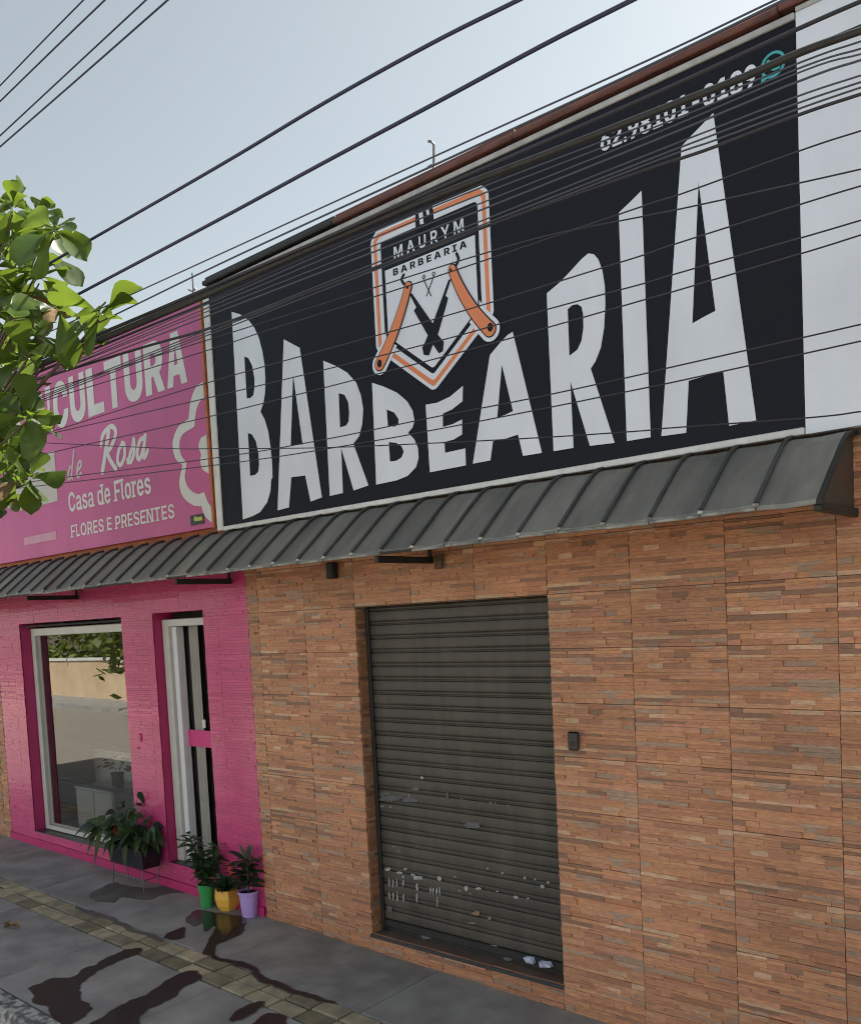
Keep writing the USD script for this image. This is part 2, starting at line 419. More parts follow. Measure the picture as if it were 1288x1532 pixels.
while x > XL:
    a, b = max(x - 1.42, XL), x
    walk.part('concrete_slab', slab(a + .003, b - .003, -0.75, 0.0), M['concrete' if k % 3 else 'concrete_worn'])
    walk.part('concrete_slab', slab(a + .002 + .35, b - .002 + .35, KY1 + .004, -1.05), M['concrete' if (k + 1) % 3 else 'concrete_worn'])
    x -= 1.42; k += 1
x = 2.9
while x > -9.6:
    for y0, y1 in ((-0.893, -0.757), (-1.037, -0.901)):
        j = rnd.uniform(-.004, .004)
        walk.part('paving_block', slab(x - .25 + .009, x - .009, y0 + j + .004, y1 + j - .004, rnd.uniform(-.004, .003), .05, .007), M['paver'])
    x -= .25
x = 2.4; k = 0
while x > XL:
    walk.part('kerb_stone', slab(x - 1.0 + .004, x - .004, KY0, KY1 - .003, rnd.uniform(.004, .010), .26, .02), M['kerb'])
    x -= 1.0

# stains of water on the pavement
def Z6(pts):
    return [G(px / 2.477, 1180 + py / 2.477)[:2] for px, py in pts]
stains = [
    ([(108, 752), (160, 722), (215, 703), (268, 700), (330, 662), (400, 630), (478, 595), (535, 598), (505, 615), (432, 642), (352, 690), (305, 730), (298, 755), (340, 800), (335, 828), (295, 862), (235, 880), (160, 812)], 'wet', 'broad dark water stain running to the kerb at lower left'),
    ([(330, 880), (400, 838), (465, 792), (560, 758), (640, 702), (700, 678), (748, 690), (740, 712), (692, 738), (640, 780), (562, 815), (524, 850), (505, 885), (420, 900)], 'wet', 'long dark water streak crossing from pavers toward the kerb'),
    ([(786, 618), (850, 640), (915, 645), (972, 690), (1050, 730), (1150, 762), (1240, 790), (1236, 802), (1150, 782), (1040, 746), (958, 712), (925, 678), (850, 656), (792, 634)], 'wet', 'thin dark trickle along the wall side of the yellow pavers'),
    ([(752, 470), (800, 462), (905, 478), (902, 530), (850, 566), (806, 585), (786, 625), (752, 616), (776, 560), (790, 525)], 'wet', 'dark wet trickle below the yellow and lilac pots'),
    ([(600, 556), (622, 540), (672, 516), (682, 530), (676, 556), (640, 566)], 'wet', 'small dark reddish wet spot left of the trickle'),
    ([(855, 852), (878, 822), (930, 798), (972, 794), (976, 808), (925, 846), (890, 864), (866, 866)], 'wet', 'oval dark wet spot on the kerb side of the pavers'),
    ([(925, 890), (962, 850), (1002, 832), (1058, 846), (1062, 862), (1040, 900)], 'wet', 'dark wet spot at the bottom edge beside the pavers'),
    ([(330, 395), (420, 352), (520, 372), (640, 360), (690, 385), (600, 395), (540, 415), (450, 405), (420, 425), (360, 420)], 'damp', 'damp patch on the pavement under the black planter'),
    ([(690, 486), (735, 452), (800, 466), (888, 478), (905, 500), (868, 520), (838, 552), (812, 532), (790, 512), (758, 530), (742, 500), (712, 512)], 'puddle', 'damp patch around the three flower pots'),
    ([(275, 432), (330, 455), (420, 480), (500, 520), (600, 556), (596, 566), (490, 532), (410, 494), (320, 468)], 'damp', 'thin damp line along the far yellow pavers'),
]
for i, (pts, m, lab) in enumerate(stains):
    ed = np.array(smoothpoly(Z6(pts), 14))
    import meshkit
    q3 = np.column_stack([ed * 9, np.full(len(ed), i * 3.7)])
    ed = ed + .085 * (np.column_stack([meshkit.fbm(q3, 4, 1), meshkit.fbm(q3, 4, 2)]) - .5)
    poly = Polygon(ed).buffer(-.006 if m == 'wet' else 0)
    st_ = Thing('water_stain', lab, 'wet stain', (poly.centroid.x, poly.centroid.y, gz(poly.centroid.x, poly.centroid.y)))
    if m == 'wet':
        st_.part('damp_rim', sheet(poly.buffer(.006 + .002 * (i % 3)), 0.0030 + .0001 * i, 0.002), M['damp'])
    st_.part('film', sheet(poly, 0.0045 if m == 'wet' else 0.0055 if m == 'puddle' else 0.0035, 0.002), M[m])

# ------------------------------------------------------------------ stone look tiles
PAL = [((0.575, 0.275, 0.135), 6), ((0.61, 0.32, 0.17), 5), ((0.53, 0.235, 0.115), 4), ((0.45, 0.205, 0.115), 2.4), ((0.42, 0.29, 0.20), 2.4), ((0.29, 0.155, 0.095), 2.2), ((0.66, 0.43, 0.265), 2.0), ((0.55, 0.255, 0.15), 3)]
def pattern(seed):
    r = random.Random(seed)
    z, out = 0.0, []
    while z < TILE_H - 1e-6:
        h = r.choice([.014, .017, .02, .024, .03])
        if TILE_H - z - h < .013:
            h = TILE_H - z
        x = 0.0
        while x < TILE_W - 1e-6:
            w = r.choice([.07, .09, .12, .16, .22, .30])
            if TILE_W - x - w < .05:
                w = TILE_W - x
            c = r.choices([p for p, _ in PAL], [q for _, q in PAL])[0]
            out.append((x, x + w, z, z + h, r.choice([0, .001, .003, .006, .008]) * r.uniform(.8, 1.1), c, r.uniform(-.0016, .0016)))
            x += w
        z += h
    return out
PATS = [pattern(s) for s in (11, 23, 37, 41, 59)]
def tile(x0, z0, pat, clip, tinted=True, rr=None, relief=1.0, g=.0013):
    """One tile with its strips, cut to the rectangle clip = (xa, xb, za, zb)."""
    mb = MB()
    g = g if tinted else .0005
    xa, xb, za, zb = max(x0 + g, clip[0]), min(x0 + TILE_W - g, clip[1]), max(z0 + g, clip[2]), min(z0 + TILE_H - g, clip[3])
    if xb - xa < .012 or zb - za < .008:
        return None
    k = rr.uniform(.9, 1.08)
    for (a, b, c, d, dep, col, tilt) in pat:
        a, b, c, d = max(x0 + a, xa), min(x0 + b, xb), max(z0 + c, za), min(z0 + d, zb)
        if b - a < .004 or d - c < .002:
            continue
        y = -dep * relief
        e = .0003 if tinted else .0009
        yb = .012 if tinted else y + .0022
        v = [(a, yb, c), (b, yb, c), (b, yb, d), (a, yb, d), (a + e, y + tilt * relief, c + e), (b - e, y - tilt * relief, c + e), (b - e, y - tilt * relief + .001, d - e), (a + e, y + tilt * relief + .001, d - e)]
        f = [(0, 1, 5, 4), (1, 2, 6, 5), (2, 3, 7, 6), (3, 0, 4, 7), (4, 5, 6, 7)]
        if tinted:
            col = tuple(.86 * q * f_ + .14 * t_ for q, f_, t_ in zip(col, (1.08, 1.05, 1.10), (.60, .32, .20)))
            s = k * rr.uniform(.86, 1.1)
            cc = tuple(min(1, q * s) for q in col)
        else:
            s = rr.uniform(.93, 1.04)
            cc = (s, s * rr.uniform(.9, 1.1), s)
        mb.add(v, f, cc)
    return mb if mb.n else None
def cut(rect, holes):
    """rect minus holes as rectangles (xa, xb, za, zb)."""
    out = [rect]
    for h in holes:
        nxt = []
        for (a, b, c, d) in out:
            if h[1] <= a or h[0] >= b or h[3] <= c or h[2] >= d:
                nxt.append((a, b, c, d)); continue
            if h[0] > a: nxt.append((a, h[0], c, d))
            if h[1] < b: nxt.append((h[1], b, c, d))
            aa, bb = max(a, h[0]), min(b, h[1])
            if h[2] > c: nxt.append((aa, bb, c, h[2]))
            if h[3] < d: nxt.append((aa, bb, h[3], d))
        out = nxt
    return out
def tile_wall(th, xa, xb, za, zb, holes, tinted, m, seed, relief=1.0):
    rr = random.Random(seed)
    i0, i1 = math.floor(xa / TILE_W), math.ceil(xb / TILE_W)
    for i in range(i0, i1):
        for j in range(-1, 9):
            x0, z0 = i * TILE_W, ROW0 - j * TILE_H
            pat = rr.choice(PATS)
            whole = MB()
            for r in cut((max(xa, x0), min(xb, x0 + TILE_W), max(za, z0), min(zb, z0 + TILE_H)), holes) if max(xa, x0) < min(xb, x0 + TILE_W) and max(za, z0) < min(zb, z0 + TILE_H) else []:
                t = tile(x0, z0, pat, r, tinted, rr, relief)
                if t:
                    v, f, c = t.mesh()
                    whole.v.append(v); whole.f.append(f + whole.n); whole.c.append(c); whole.n += len(v)
            if whole.n:
                th.part('tile_panel', whole, m)

WALL_TOP, PINK_L, PINK_R = 5.06, -7.965, -3.385
S_L, S_R, S_T, S_B = -4 * TILE_W, -1 * TILE_W, 2.48, 0.118          # shutter opening
W_L, W_R, W_T, W_B = -7.387, -5.292, 2.525, 0.24                    # shop window opening
D_L, D_R, D_T, D_B = -4.765, -3.992, 2.537, 0.27                    # shop door opening

def front(mb, xa, xb, za, zb, holes, y0=.0125, y1=.22):
    for a, b, c, d in cut((xa, xb, za, zb), holes):
        mb.box(a, b, y0, y1, c, d)
    return mb

# ---------- the barbershop's half of the building
barber = Thing('barbershop_building', 'brown stone tiled barbershop front with closed metal shutter', 'building', (-.5, 0, gz(-.5, 0)))
BX1 = 3.3
wall = front(MB(), PINK_R, BX1, -.4, WALL_TOP, [(S_L, S_R, S_B, S_T)])
wall.box(PINK_R, BX1, 6.8, 7, -.4, WALL_TOP).box(BX1 - .2, BX1, .221, 6.799, -.4, WALL_TOP)
barber.part('wall', wall, M['grout'])
roof = MB().box(PINK_R, BX1 + .1, .05, 7.1, WALL_TOP + .002, WALL_TOP + .06)
rf = barber.part('roof', roof, M['roof_clay'])
tile_wall(barber, PINK_R, 2.9, -.12, 3.14, [(S_L, S_R, S_B, S_T)], True, M['stone'], 5)
# reveal of the shutter opening, faced with the same strips
rv = random.Random(3)
for xs, nx in ((S_L, 1), (S_R, -1)):
    mb = MB(); z = S_B
    while z < S_T - .004:
        h = min(rv.choice([.018, .022, .026, .03, .036]), S_T - z)
        y = .0
        while y < .125:
            w = min(rv.choice([.05, .08, .12]), .125 - y) if .125 - y > .03 else .125 - y
            dd = rv.uniform(.001, .004)
            c = rv.choices([p for p, _ in PAL], [q for _, q in PAL])[0]
            q = rv.uniform(.7, .95)
            x0, x1 = (xs, xs + dd) if nx > 0 else (xs - dd, xs)
            mb.box(x0, x1, y + .013, y + .012 + w, z + .0008, z + h - .0008, tuple(t * q for t in c))
            y += w
        z += h
    barber.part('reveal', mb, M['stone'])
barber.part('lintel', MB().box(S_L, S_R, .0126, .2, S_T - .006, S_T - .001), M['grout'])
barber.part('sill', MB().cbox(S_L - .02, S_R + .004, -.012, .21, S_B - .03, S_B - .002, .004), M['granite'])

# shutter: slats with a rolled profile
SY = .118
pitch, zb_ = .0985, S_B + .085
prof = [(0.002, .0), (-.003, .002), (-.0075, .006), (-.0095, .016), (-.0105, .035), (-.0098, .054), (-.0075, .066), (-.002, .0695), (.005, .071), (.007, .076), (.003, .080), (-.003, .0815), (-.0055, .0865), (-.0045, .092), (-.001, .0955), (.002, pitch)]
sh = barber.part('roller_shutter', MB().box(S_L + .002, S_R - .002, SY + .016, SY + .022, S_B, S_T - .008), M['dark_steel'])
z = zb_
while z < S_T - .01:
    v, f = [], []
    for s_, xx in enumerate((S_L + .006, S_R - .006)):
        for dy, dz in prof:
            v.append((xx, SY + dy, min(z + dz, S_T - .008)))
    n = len(prof)
    for k in range(n - 1):
        f.append((k, n + k, n + k + 1, k + 1))
    barber.part('slat', MB().add(v, f), M['shutter'], parent=sh, smooth=40)
    z += pitch
bar = MB().cbox(S_L + .004, S_R - .004, SY - .02, SY + .012, S_B + .03, zb_, .006).box(S_L + .006, S_R - .006, SY - .006, SY + .01, S_B + .002, S_B + .029)
barber.part('bottom_rail', bar, M['dark_steel'], parent=sh)
for xs in (S_L + .003, S_R - .035):
    barber.part('guide_rail', MB().cbox(xs + .0, xs + .032, SY - .03, SY - .0165, S_B + .001, S_T - .012, .003), M['dark_steel'], parent=sh)
# paint flaked off the shutter, at the spots where it is bare
def ZS(px, py):
    return XZ(560 + px / 3.483, 1060 + py / 3.482, SY - .012)
fl = MB(); fr = MB(); fs = MB()
def blot(mb, px, py, w, h, seed):
    r = random.Random(seed); a = []
    for k in range(9):
        t = 2 * math.pi * k / 9; q = r.uniform(.55, 1.1)
        a.append(ZS(px + w / 2 * q * math.cos(t), py + h / 2 * q * math.sin(t)))
    p = Polygon(a).buffer(0)
    m = flat(p, SY - .0125, .001)
    if m.n:
        v, f, c = m.mesh(); mb.add(v, f)
for i, (a, b, w, h) in enumerate([(248, 362, 18, 18), (180, 455, 9, 12), (40, 512, 18, 10), (84, 514, 8, 14), (88, 485, 8, 10), (70, 838, 34, 22), (130, 858, 40, 16), (162, 838, 22, 18), (225, 884, 70, 26), (200, 868, 30, 14), (340, 888, 24, 34), (478, 938, 26, 34), (540, 940, 46, 14), (442, 950, 12, 10), (500, 966, 10, 8), (590, 836, 12, 10), (668, 860, 18, 14), (784, 884, 16, 16), (838, 892, 14, 16), (876, 928, 24, 26), (905, 908, 18, 10), (738, 985, 30, 20), (800, 992, 12, 12), (640, 954, 14, 10), (225, 1160, 40, 26), (495, 1225, 34, 26), (618, 1242, 46, 22), (100, 722, 8, 8), (128, 744, 8, 8), (605, 492, 10, 8), (630, 494, 8, 8), (455, 470, 10, 6), (694, 506, 10, 6), (150, 880, 12, 20)]):
    blot(fl, a, b, w, h, i)
for i, (a, w, t, b) in enumerate([(78, 9, 880, 930), (98, 9, 884, 934), (118, 8, 886, 936), (150, 9, 890, 930), (78, 8, 950, 1000), (98, 8, 952, 1004), (120, 8, 956, 1010), (152, 8, 965, 1008), (222, 14, 905, 952), (222, 8, 960, 1020), (292, 8, 925, 968), (306, 8, 928, 972), (325, 9, 930, 972), (340, 9, 932, 976), (328, 7, 985, 1040)]):
    blot(fl, a, (t + b) / 2, w * 1.2, (b - t) * 1.1, 100 + i)
for i, (a, b, w, h) in enumerate([(532, 1068, 60, 36), (602, 1096, 24, 26), (510, 1120, 50, 12), (420, 880, 22, 14)]):
    blot(fr, a, b, w, h, 200 + i)
for i, (a, b, w, h) in enumerate([(90, 470, 150, 46), (180, 478, 120, 30), (380, 455, 14, 60), (60, 445, 70, 30), (215, 420, 60, 24), (80, 1045, 40, 40), (270, 1190, 70, 40), (700, 1300, 80, 40), (510, 610, 110, 36)]):
    blot(fs, a, b, w, h, 300 + i)
barber.part('bare_patch', fl, M['flake'], parent=sh, label='white flaked paint spots low on the shutter', kind='stuff')
barber.part('rust_patch', fr, M['rust_flake'], parent=sh, label='rusty flaked spots low on the shutter', kind='stuff')
barber.part('scuff_patch', fs, M['scuff'], parent=sh, label='chalky grey scuffs on the shutter', kind='stuff')

# ---------- the flower shop's half
shop = Thing('flower_shop_building', 'bright pink painted flower shop front with window and narrow door', 'building', (-5.7, 0, gz(-5.7, 0)))
holes = [(W_L, W_R, W_B, W_T), (D_L, D_R, D_B, D_T)]
wall = front(MB(), PINK_L, PINK_R - .004, -.4, WALL_TOP, holes)
wall.box(PINK_L, PINK_R, 6.8, 7, -.4, WALL_TOP)
shop.part('wall', wall, M['pink_wall'])
shop.part('roof', MB().box(PINK_L - .1, PINK_R - .004, .05, 7.1, WALL_TOP + .002, WALL_TOP + .06), M['roof_clay'])
tile_wall(shop, PINK_L, PINK_R - .004, .0, 2.92, holes + [(PINK_L, D_L, -.5, gz(-6, 0) - .3)], False, M['pink_tile'], 8, .40)
shop.part('parapet_band', MB().box(PINK_L, PINK_R - .004, -.0, .012, 2.93, WALL_TOP - .01), M['orange'], label='orange painted strip of wall under the pink sign')
# ledge along the foot of the pink wall
led = MB()
for a, b in ((PINK_L, D_L - .3), (D_L - .3, PINK_R - .004)):
    zt = lambda q: .075 + gz(q, 0)
    led.add([(a, -.02, gz(a, 0) - .05), (b, -.02, gz(b, 0) - .05), (b, -.02, zt(b)), (a, -.02, zt(a)), (a, .01, zt(a) + .006), (b, .01, zt(b) + .006)], [(0, 1, 2, 3), (3, 2, 5, 4)])
shop.part('plinth', led, M['pink_wall'])
room = MB()
RX0, RX1, RY1, RZ0, RZ1 = PINK_L + .1, PINK_R - .15, 3.6, .19, 2.95
room.add([(RX0, RY1, RZ0), (RX1, RY1, RZ0), (RX1, RY1, RZ1), (RX0, RY1, RZ1)], [(0, 1, 2, 3)])
room.add([(RX0, .221, RZ0), (RX0, RY1, RZ0), (RX0, RY1, RZ1), (RX0, .221, RZ1)], [(0, 1, 2, 3)])
room.add([(RX1, .221, RZ0), (RX1, .221, RZ1), (RX1, RY1, RZ1), (RX1, RY1, RZ0)], [(0, 1, 2, 3)])
room.add([(RX0, .221, RZ1), (RX1, .221, RZ1), (RX1, RY1, RZ1), (RX0, RY1, RZ1)], [(0, 1, 2, 3)])
shop.part('room', room, M['room'])
shop.part('room_floor', MB().add([(RX0, .05, RZ0 + .001), (RX1, .05, RZ0 + .001), (RX1, RY1, RZ0 + .001), (RX0, RY1, RZ0 + .001)], [(0, 1, 2, 3)]), M['room_floor'])
# reveals
for a, b, t, bo, d in ((W_L, W_R, W_T, W_B, .11), (D_L, D_R, D_T, D_B, .10)):
    shop.part('reveal', MB().box(a, a + .004, .0126, .219, bo, t), M['pink_wall'])
    shop.part('reveal', MB().box(b - .004, b, .0126, .219, bo, t), M['pink_wall'])
shop.part('sill', MB().cbox(W_L + .005, W_R - .005, .004, .24, W_B - .03, W_B + .004, .004), M['granite'])
shop.part('threshold', MB().cbox(D_L + .005, D_R - .005, .004, .26, D_B - .07, D_B + .003, .004), M['granite'])
# window: aluminium frame, a pane and dark gap above
wf = MB()
FY0, FY1 = .115, .175
wf.cbox(W_L + .012, W_L + .085, FY0, FY1, W_B + .01, W_T - .055, .006).cbox(W_R - .07, W_R - .012, FY0, FY1, W_B + .01, W_T - .055, .006)
wf.cbox(W_L + .0855, W_R - .0705, FY0, FY1, W_T - .135, W_T - .055, .006).cbox(W_L + .0855, W_R - .0705, FY0, FY1, W_B + .01, W_B + .06, .006)
wn = shop.part('window', wf, M['alu'])
shop.part('inner_frame', MB().cbox(W_L + .0855, W_L + .15, FY0 + .03, FY1 + .03, W_B + .061, W_T - .136, .005).cbox(W_L + .151, W_R - .071, FY0 + .03, FY1 + .02, W_B + .061, W_B + .085, .004), M['grey_alu'], parent=wn)
shop.part('pane', MB().add([(W_L + .15, .152, W_B + .06), (W_R - .07, .152, W_B + .06), (W_R - .07, .152, W_T - .13), (W_L + .15, .152, W_T - .13)], [(0, 1, 2, 3)]), M['glass'], parent=wn)
shop.part('rail', MB().tube([(W_L + .01, .05, W_T - .03), (W_R - .01, .05, W_T - .03)], .012, 6), M['dark_steel'], parent=wn)
# door: white post, header, glass leaf with pink strip and handle
df = MB()
df.cbox(D_L + .012, D_L + .105, .085, .15, D_B + .004, D_T - .06, .006)
df.cbox(D_L + .1055, D_R - .012, .085, .15, D_T - .125, D_T - .06, .006)
dr = shop.part('door', df, M['alu'])
shop.part('side_post', MB().cbox(D_L + .106, D_L + .175, .12, .2, D_B + .004, D_T - .126, .005), M['curtain'], parent=dr)
cx0, cx1 = P(286, 1000, .195)[0], P(300, 1000, .195)[0]
cur = []
for k in range(13):
    a = cx0 + (cx1 - cx0) * k / 12
    cur.append((a, .195 + .006 * math.sin(k * 1.5)))
cm = MB(); cv = [(a, b, D_B + .02) for a, b in cur] + [(a, b, D_T - .1) for a, b in cur]
cm.add(cv, [(k, k + 1, k + 14, k + 13) for k in range(12)])
shop.part('door_stile', cm, M['grey_alu'], parent=dr)
shop.part('pane', MB().box(-4.62, D_R + .12, .224, .228, D_B + .02, D_T - .13), M['glass'], parent=dr)
shop.part('strip', MB().box(-4.605, D_R + .10, .178, .1835, 1.325, 1.475), M['pink_strip'], parent=dr, label='pink strip across the glass door')
hx = P(309, 1082, .2)[0]
shop.part('handle', MB().cbox(hx - .02, hx + .025, .165, .1775, 1.50, 1.575, .005), M['white_frame'], parent=dr)
shop.part('cord', MB().tube([(D_L + .015, .08, D_B + .2), (D_L + .06, .079, D_B + .196), (D_L + .17, .10, D_B + .2)], .005, 5), M['dark_steel'], parent=dr)
shop.part('wall_mark', MB().cbox(-5.10, -5.075, -.012, -.004, 1.36, 1.44, .004).cbox(-5.16, -5.13, -.011, -.004, 1.29, 1.31, .003), M['pink_wall'])

# ---------- neighbouring tiled wall at the far left
nb = Thing('neighbour_building', 'stone tiled wall at the left edge beyond the pink shop', 'building', (-9.5, 0, gz(-9.5, 0)))
nb.part('wall', front(MB(), -12.5, PINK_L - .004, -.4, WALL_TOP - .3, []), M['grout'])
nb.part('back_wall', MB().box(-12.5, PINK_L - .004, 6.8, 7, -.4, WALL_TOP - .3), M['grout'])
nb.part('roof', MB().box(-12.5, PINK_L - .105, .05, 7.1, WALL_TOP - .298, WALL_TOP - .24), M['roof_clay'])
tile_wall(nb, -11.0, PINK_L - .004, .0, 2.92, [], True, M['stone'], 15)

# ------------------------------------------------------------------ signs
SGN = -0.06
def letters(t, shape, y, th, m):
    for g in sorted(getattr(shape, 'geoms', [shape]), key=lambda q: q.bounds[0]):
        t.part('letter', flat(g, y, th), m)
sign = Thing('barbershop_sign', 'long black sign board reading BARBEARIA in tall white letters', 'sign', (-1.3, 0, 3.15))
BL, BR, BB, BT = -3.545, .972, 3.185, 5.022
sign.part('board', MB().box(BL, BR, SGN, -.001, BB, BT), M['black_sign'])
sign.part('frame', MB().cbox(BL - .075, BL - .001, SGN - .012, -.002, BB - .03, BT + .03, .004), M['white_frame'])
sign.part('frame', MB().cbox(BL - .0005, BR - .001, SGN - .012, -.002, BT + .001, BT + .032, .004), M['grey_frame'])
sign.part('frame', MB().cbox(BL - .0005, BR - .001, SGN - .012, -.002, BB - .035, BB - .001, .004), M['white_frame'])
def T7(pts): return [XZ(322 + a / 4, 360 + b / 4, SGN) for a, b in pts]
def T6(pts): return [XZ(644 + a / 4, 360 + b / 4, SGN) for a, b in pts]
def T5(pts): return [XZ(966 + a / 4, 300 + b / 4, SGN) for a, b in pts]
def T4(pts): return [XZ(966 + a / 4, b / 4, SGN) for a, b in pts]
def T3(pts): return [XZ(320 + a / 2.7364, 260 + b / 2.7364, SGN) for a, b in pts]
def TA(pts): return [XZ(a, b, SGN) for a, b in pts]
def letter(outer, inner=()):
    p = Polygon(outer).buffer(0)
    for h in inner:
        p = p.difference(Polygon(h).buffer(0))
    sign.part('letter', flat(p, SGN - .003, .0025), M['white_vinyl'])
letter(T7([(100, 425), (150, 440), (200, 475), (235, 520), (262, 580), (283, 660), (296, 740), (301, 820), (300, 900), (290, 970), (272, 1022), (297, 1070), (318, 1140), (333, 1240), (342, 1340), (344, 1420)]) + T3([(236, 1250), (232, 1300), (219, 1345), (190, 1385), (158, 1402), (120, 1415)]),
       [T7([(175, 692), (200, 702), (222, 745), (236, 820), (237, 880), (230, 925), (213, 940), (190, 945)]), T7([(197, 1150), (222, 1160), (245, 1200), (260, 1270), (265, 1340), (258, 1385), (240, 1402), (210, 1408)])])
letter(T3([(287, 677), (352, 712), (443, 1325), (397, 1342), (375, 1235), (318, 1242), (308, 1366), (262, 1378)]), [T7([(467, 795), (525, 1220), (453, 1226)])])
letter(T7([(648, 718), (720, 748), (790, 788), (845, 850), (873, 925), (887, 1010), (880, 1100), (862, 1170), (828, 1215), (918, 1465), (830, 1495), (755, 1240), (765, 1510), (687, 1528)]),
       [T7([(740, 912), (775, 922), (797, 965), (804, 1030), (800, 1082), (785, 1106), (748, 1118)])])
letter(T7([(940, 850), (1010, 873), (1090, 910), (1150, 962), (1183, 1018), (1193, 1078), (1182, 1118), (1155, 1150), (1192, 1188), (1214, 1240), (1218, 1300), (1203, 1355), (1152, 1408), (1085, 1435), (965, 1460)]),
       [T7([(1027, 1010), (1072, 1028), (1098, 1066), (1098, 1095), (1078, 1113), (1035, 1112)]), T7([(1040, 1205), (1085, 1210), (1118, 1232), (1130, 1264), (1116, 1298), (1086, 1317), (1047, 1322)])])
letter(T3([(868, 945), (915, 937), (968, 912), (1020, 868)]) + T6([(193, 960), (130, 1010), (75, 1035), (75, 1115), (135, 1098), (190, 1070), (190, 1160), (140, 1190), (85, 1205), (88, 1270), (210, 1243), (213, 1345)]) + T3([(885, 1222)]))
letter(T6([(493, 545), (668, 1270), (555, 1288), (525, 1160), (450, 1185), (375, 1200), (360, 1315), (255, 1335), (357, 685), (415, 615), (462, 565)]), [T6([(428, 740), (495, 1020), (450, 1042), (400, 1060)])])
letter(T6([(697, 315), (780, 245), (850, 170), (905, 110), (945, 76), (978, 80), (1005, 110), (1030, 180), (1044, 270), (1047, 380), (1040, 520), (1020, 640), (988, 722), (960, 765), (1103, 1210), (955, 1228), (838, 840), (857, 1240), (738, 1260)]),
       [T6([(822, 410), (850, 385), (880, 379), (905, 395), (915, 440), (917, 520), (905, 600), (880, 652), (832, 690)])])
letter(TA([(926, 318), (945, 300), (960, 285), (973.7, 654), (938, 660)]))
letter(T4([(405, 675), (338, 745), (270, 815), (215, 875)]) + T5([(95, 1410), (243, 1390), (258, 1078), (360, 1048), (465, 1020), (500, 1348), (662, 1315)]), [T4([(317, 1085)]) + T5([(418, 660), (350, 695), (280, 735)])])
# emblem
def Z5(pts): return [XZ(540 + a / 4.641, 270 + b / 4.641, SGN) for a, b in pts]
def zz(a, b): return Z5([(a, b)])[0]
TIPX, TIPZ = -1.285, 3.797
S0 = Polygon([(-1.765, 4.86), (-1.765, 4.165), (TIPX, TIPZ), (-.795, 4.155), (-.795, 4.86), (-.85, 4.915), (-1.71, 4.915)]).buffer(-.05).buffer(.05)
ring = lambda d: S0.buffer(-d, join_style=2).buffer(-.03).buffer(.03)
EM = SGN - .0015
sign.part('emblem_edge', flat(S0.difference(ring(.022)), EM - .002, .003), M['white_vinyl'])
gap = sbox(-1.37, -1.22, 4.70, 5.0)
oband = ring(.022).difference(ring(.052)).difference(gap)
sign.part('emblem_band', flat(oband, EM - .0015, .003), M['orange_vinyl'])
sign.part('emblem_band', flat(ring(.052).difference(ring(.084)).difference(gap), EM - .002, .003), M['white_vinyl'])
sign.part('emblem_gap', flat(S0.intersection(sbox(-1.365, -1.225, 4.80, 5.0)), EM - .003, .003), M['black_sign'])
pnl = ring(.114).intersection(sbox(-2, -.5, 3.6, 4.642))
sign.part('emblem_panel', flat(pnl, EM - .002, .003), M['white_vinyl'])
letters(sign, fit(glyphs('M A U R Y M', 600), -1.566, -.99, 4.692, .074), EM - .002, .003, M['white_vinyl'])
letters(sign, fit(glyphs('B A R B E A R I A', 700), -1.577, -.974, 4.59, .041), EM - .005, .0025, M['black_sign'])
# barber pole in the gap at the top
pole = union_all([Polygon(Z5([(382, 165), (410, 118), (446, 150), (430, 155), (412, 140), (400, 168)])).buffer(0), Polygon(Z5([(505, 120), (560, 80), (540, 112)])).buffer(0), Polygon(Z5([(405, 225), (432, 215), (440, 300), (415, 306)])).buffer(0), Polygon(Z5([(456, 200), (474, 196), (480, 235), (462, 242)])).buffer(0)])
sign.part('emblem_pole', flat(pole, EM - .0055, .002), M['white_vinyl'])
# the two razors
def spine(a, b, sag, w0, w1, n=14):
    a, b = np.array(a, float), np.array(b, float)
    d = b - a; nrm = np.array([-d[1], d[0]]) / np.linalg.norm(d)
    L, Rr = [], []
    for t in np.linspace(0, 1, n):
        c = a + d * t + nrm * sag * 4 * t * (1 - t)
        w = w0 + (w1 - w0) * t
        tg = d + nrm * sag * 4 * (1 - 2 * t); tg /= np.linalg.norm(tg)
        nn = np.array([-tg[1], tg[0]])
        L.append(c + nn * w); Rr.append(c - nn * w)
    return Polygon(L + Rr[::-1]).buffer(0).union(Point(a).buffer(w0)).union(Point(b).buffer(w1))
hl = spine(zz(335, 735), zz(138, 1275), .022, .026, .040)
hr = spine(zz(640, 618), zz(902, 1035), -.026, .026, .040)
for h in (hl, hr):
    low = h.intersection(S0.buffer(.2)).buffer(.03)
    sign.part('razor_outline', flat(low.difference(ring(.1)), EM - .0065, .0035), M['white_vinyl'])
    sign.part('razor_outline', flat(h.buffer(.007), EM - .0085, .002), M['black_sign'])
    sign.part('razor_handle', flat(h, EM - .0105, .002), M['orange_vinyl'])
blade_l = Polygon(Z5([(342, 790), (358, 785), (500, 990), (520, 1050), (578, 1120), (572, 1185), (545, 1200), (505, 1140), (468, 1075), (372, 905), (388, 880)])).buffer(0)
blade_r = Polygon(Z5([(612, 690), (628, 685), (590, 800), (608, 815), (600, 850), (540, 1060), (510, 1120), (475, 1215), (440, 1210), (430, 1160), (450, 1120), (500, 1000)])).buffer(0)
sign.part('razor_blade', flat(blade_l.union(blade_r), EM - .005, .0025), M['black_sign'])
hook = LineString(curve(Z5([(300, 655), (286, 685), (300, 715), (322, 730)]))).buffer(.009).union(LineString(curve(Z5([(668, 508), (680, 545), (665, 585), (645, 605)]))).buffer(.009))
sign.part('razor_hook', flat(hook, EM - .005, .0025), M['black_sign'])
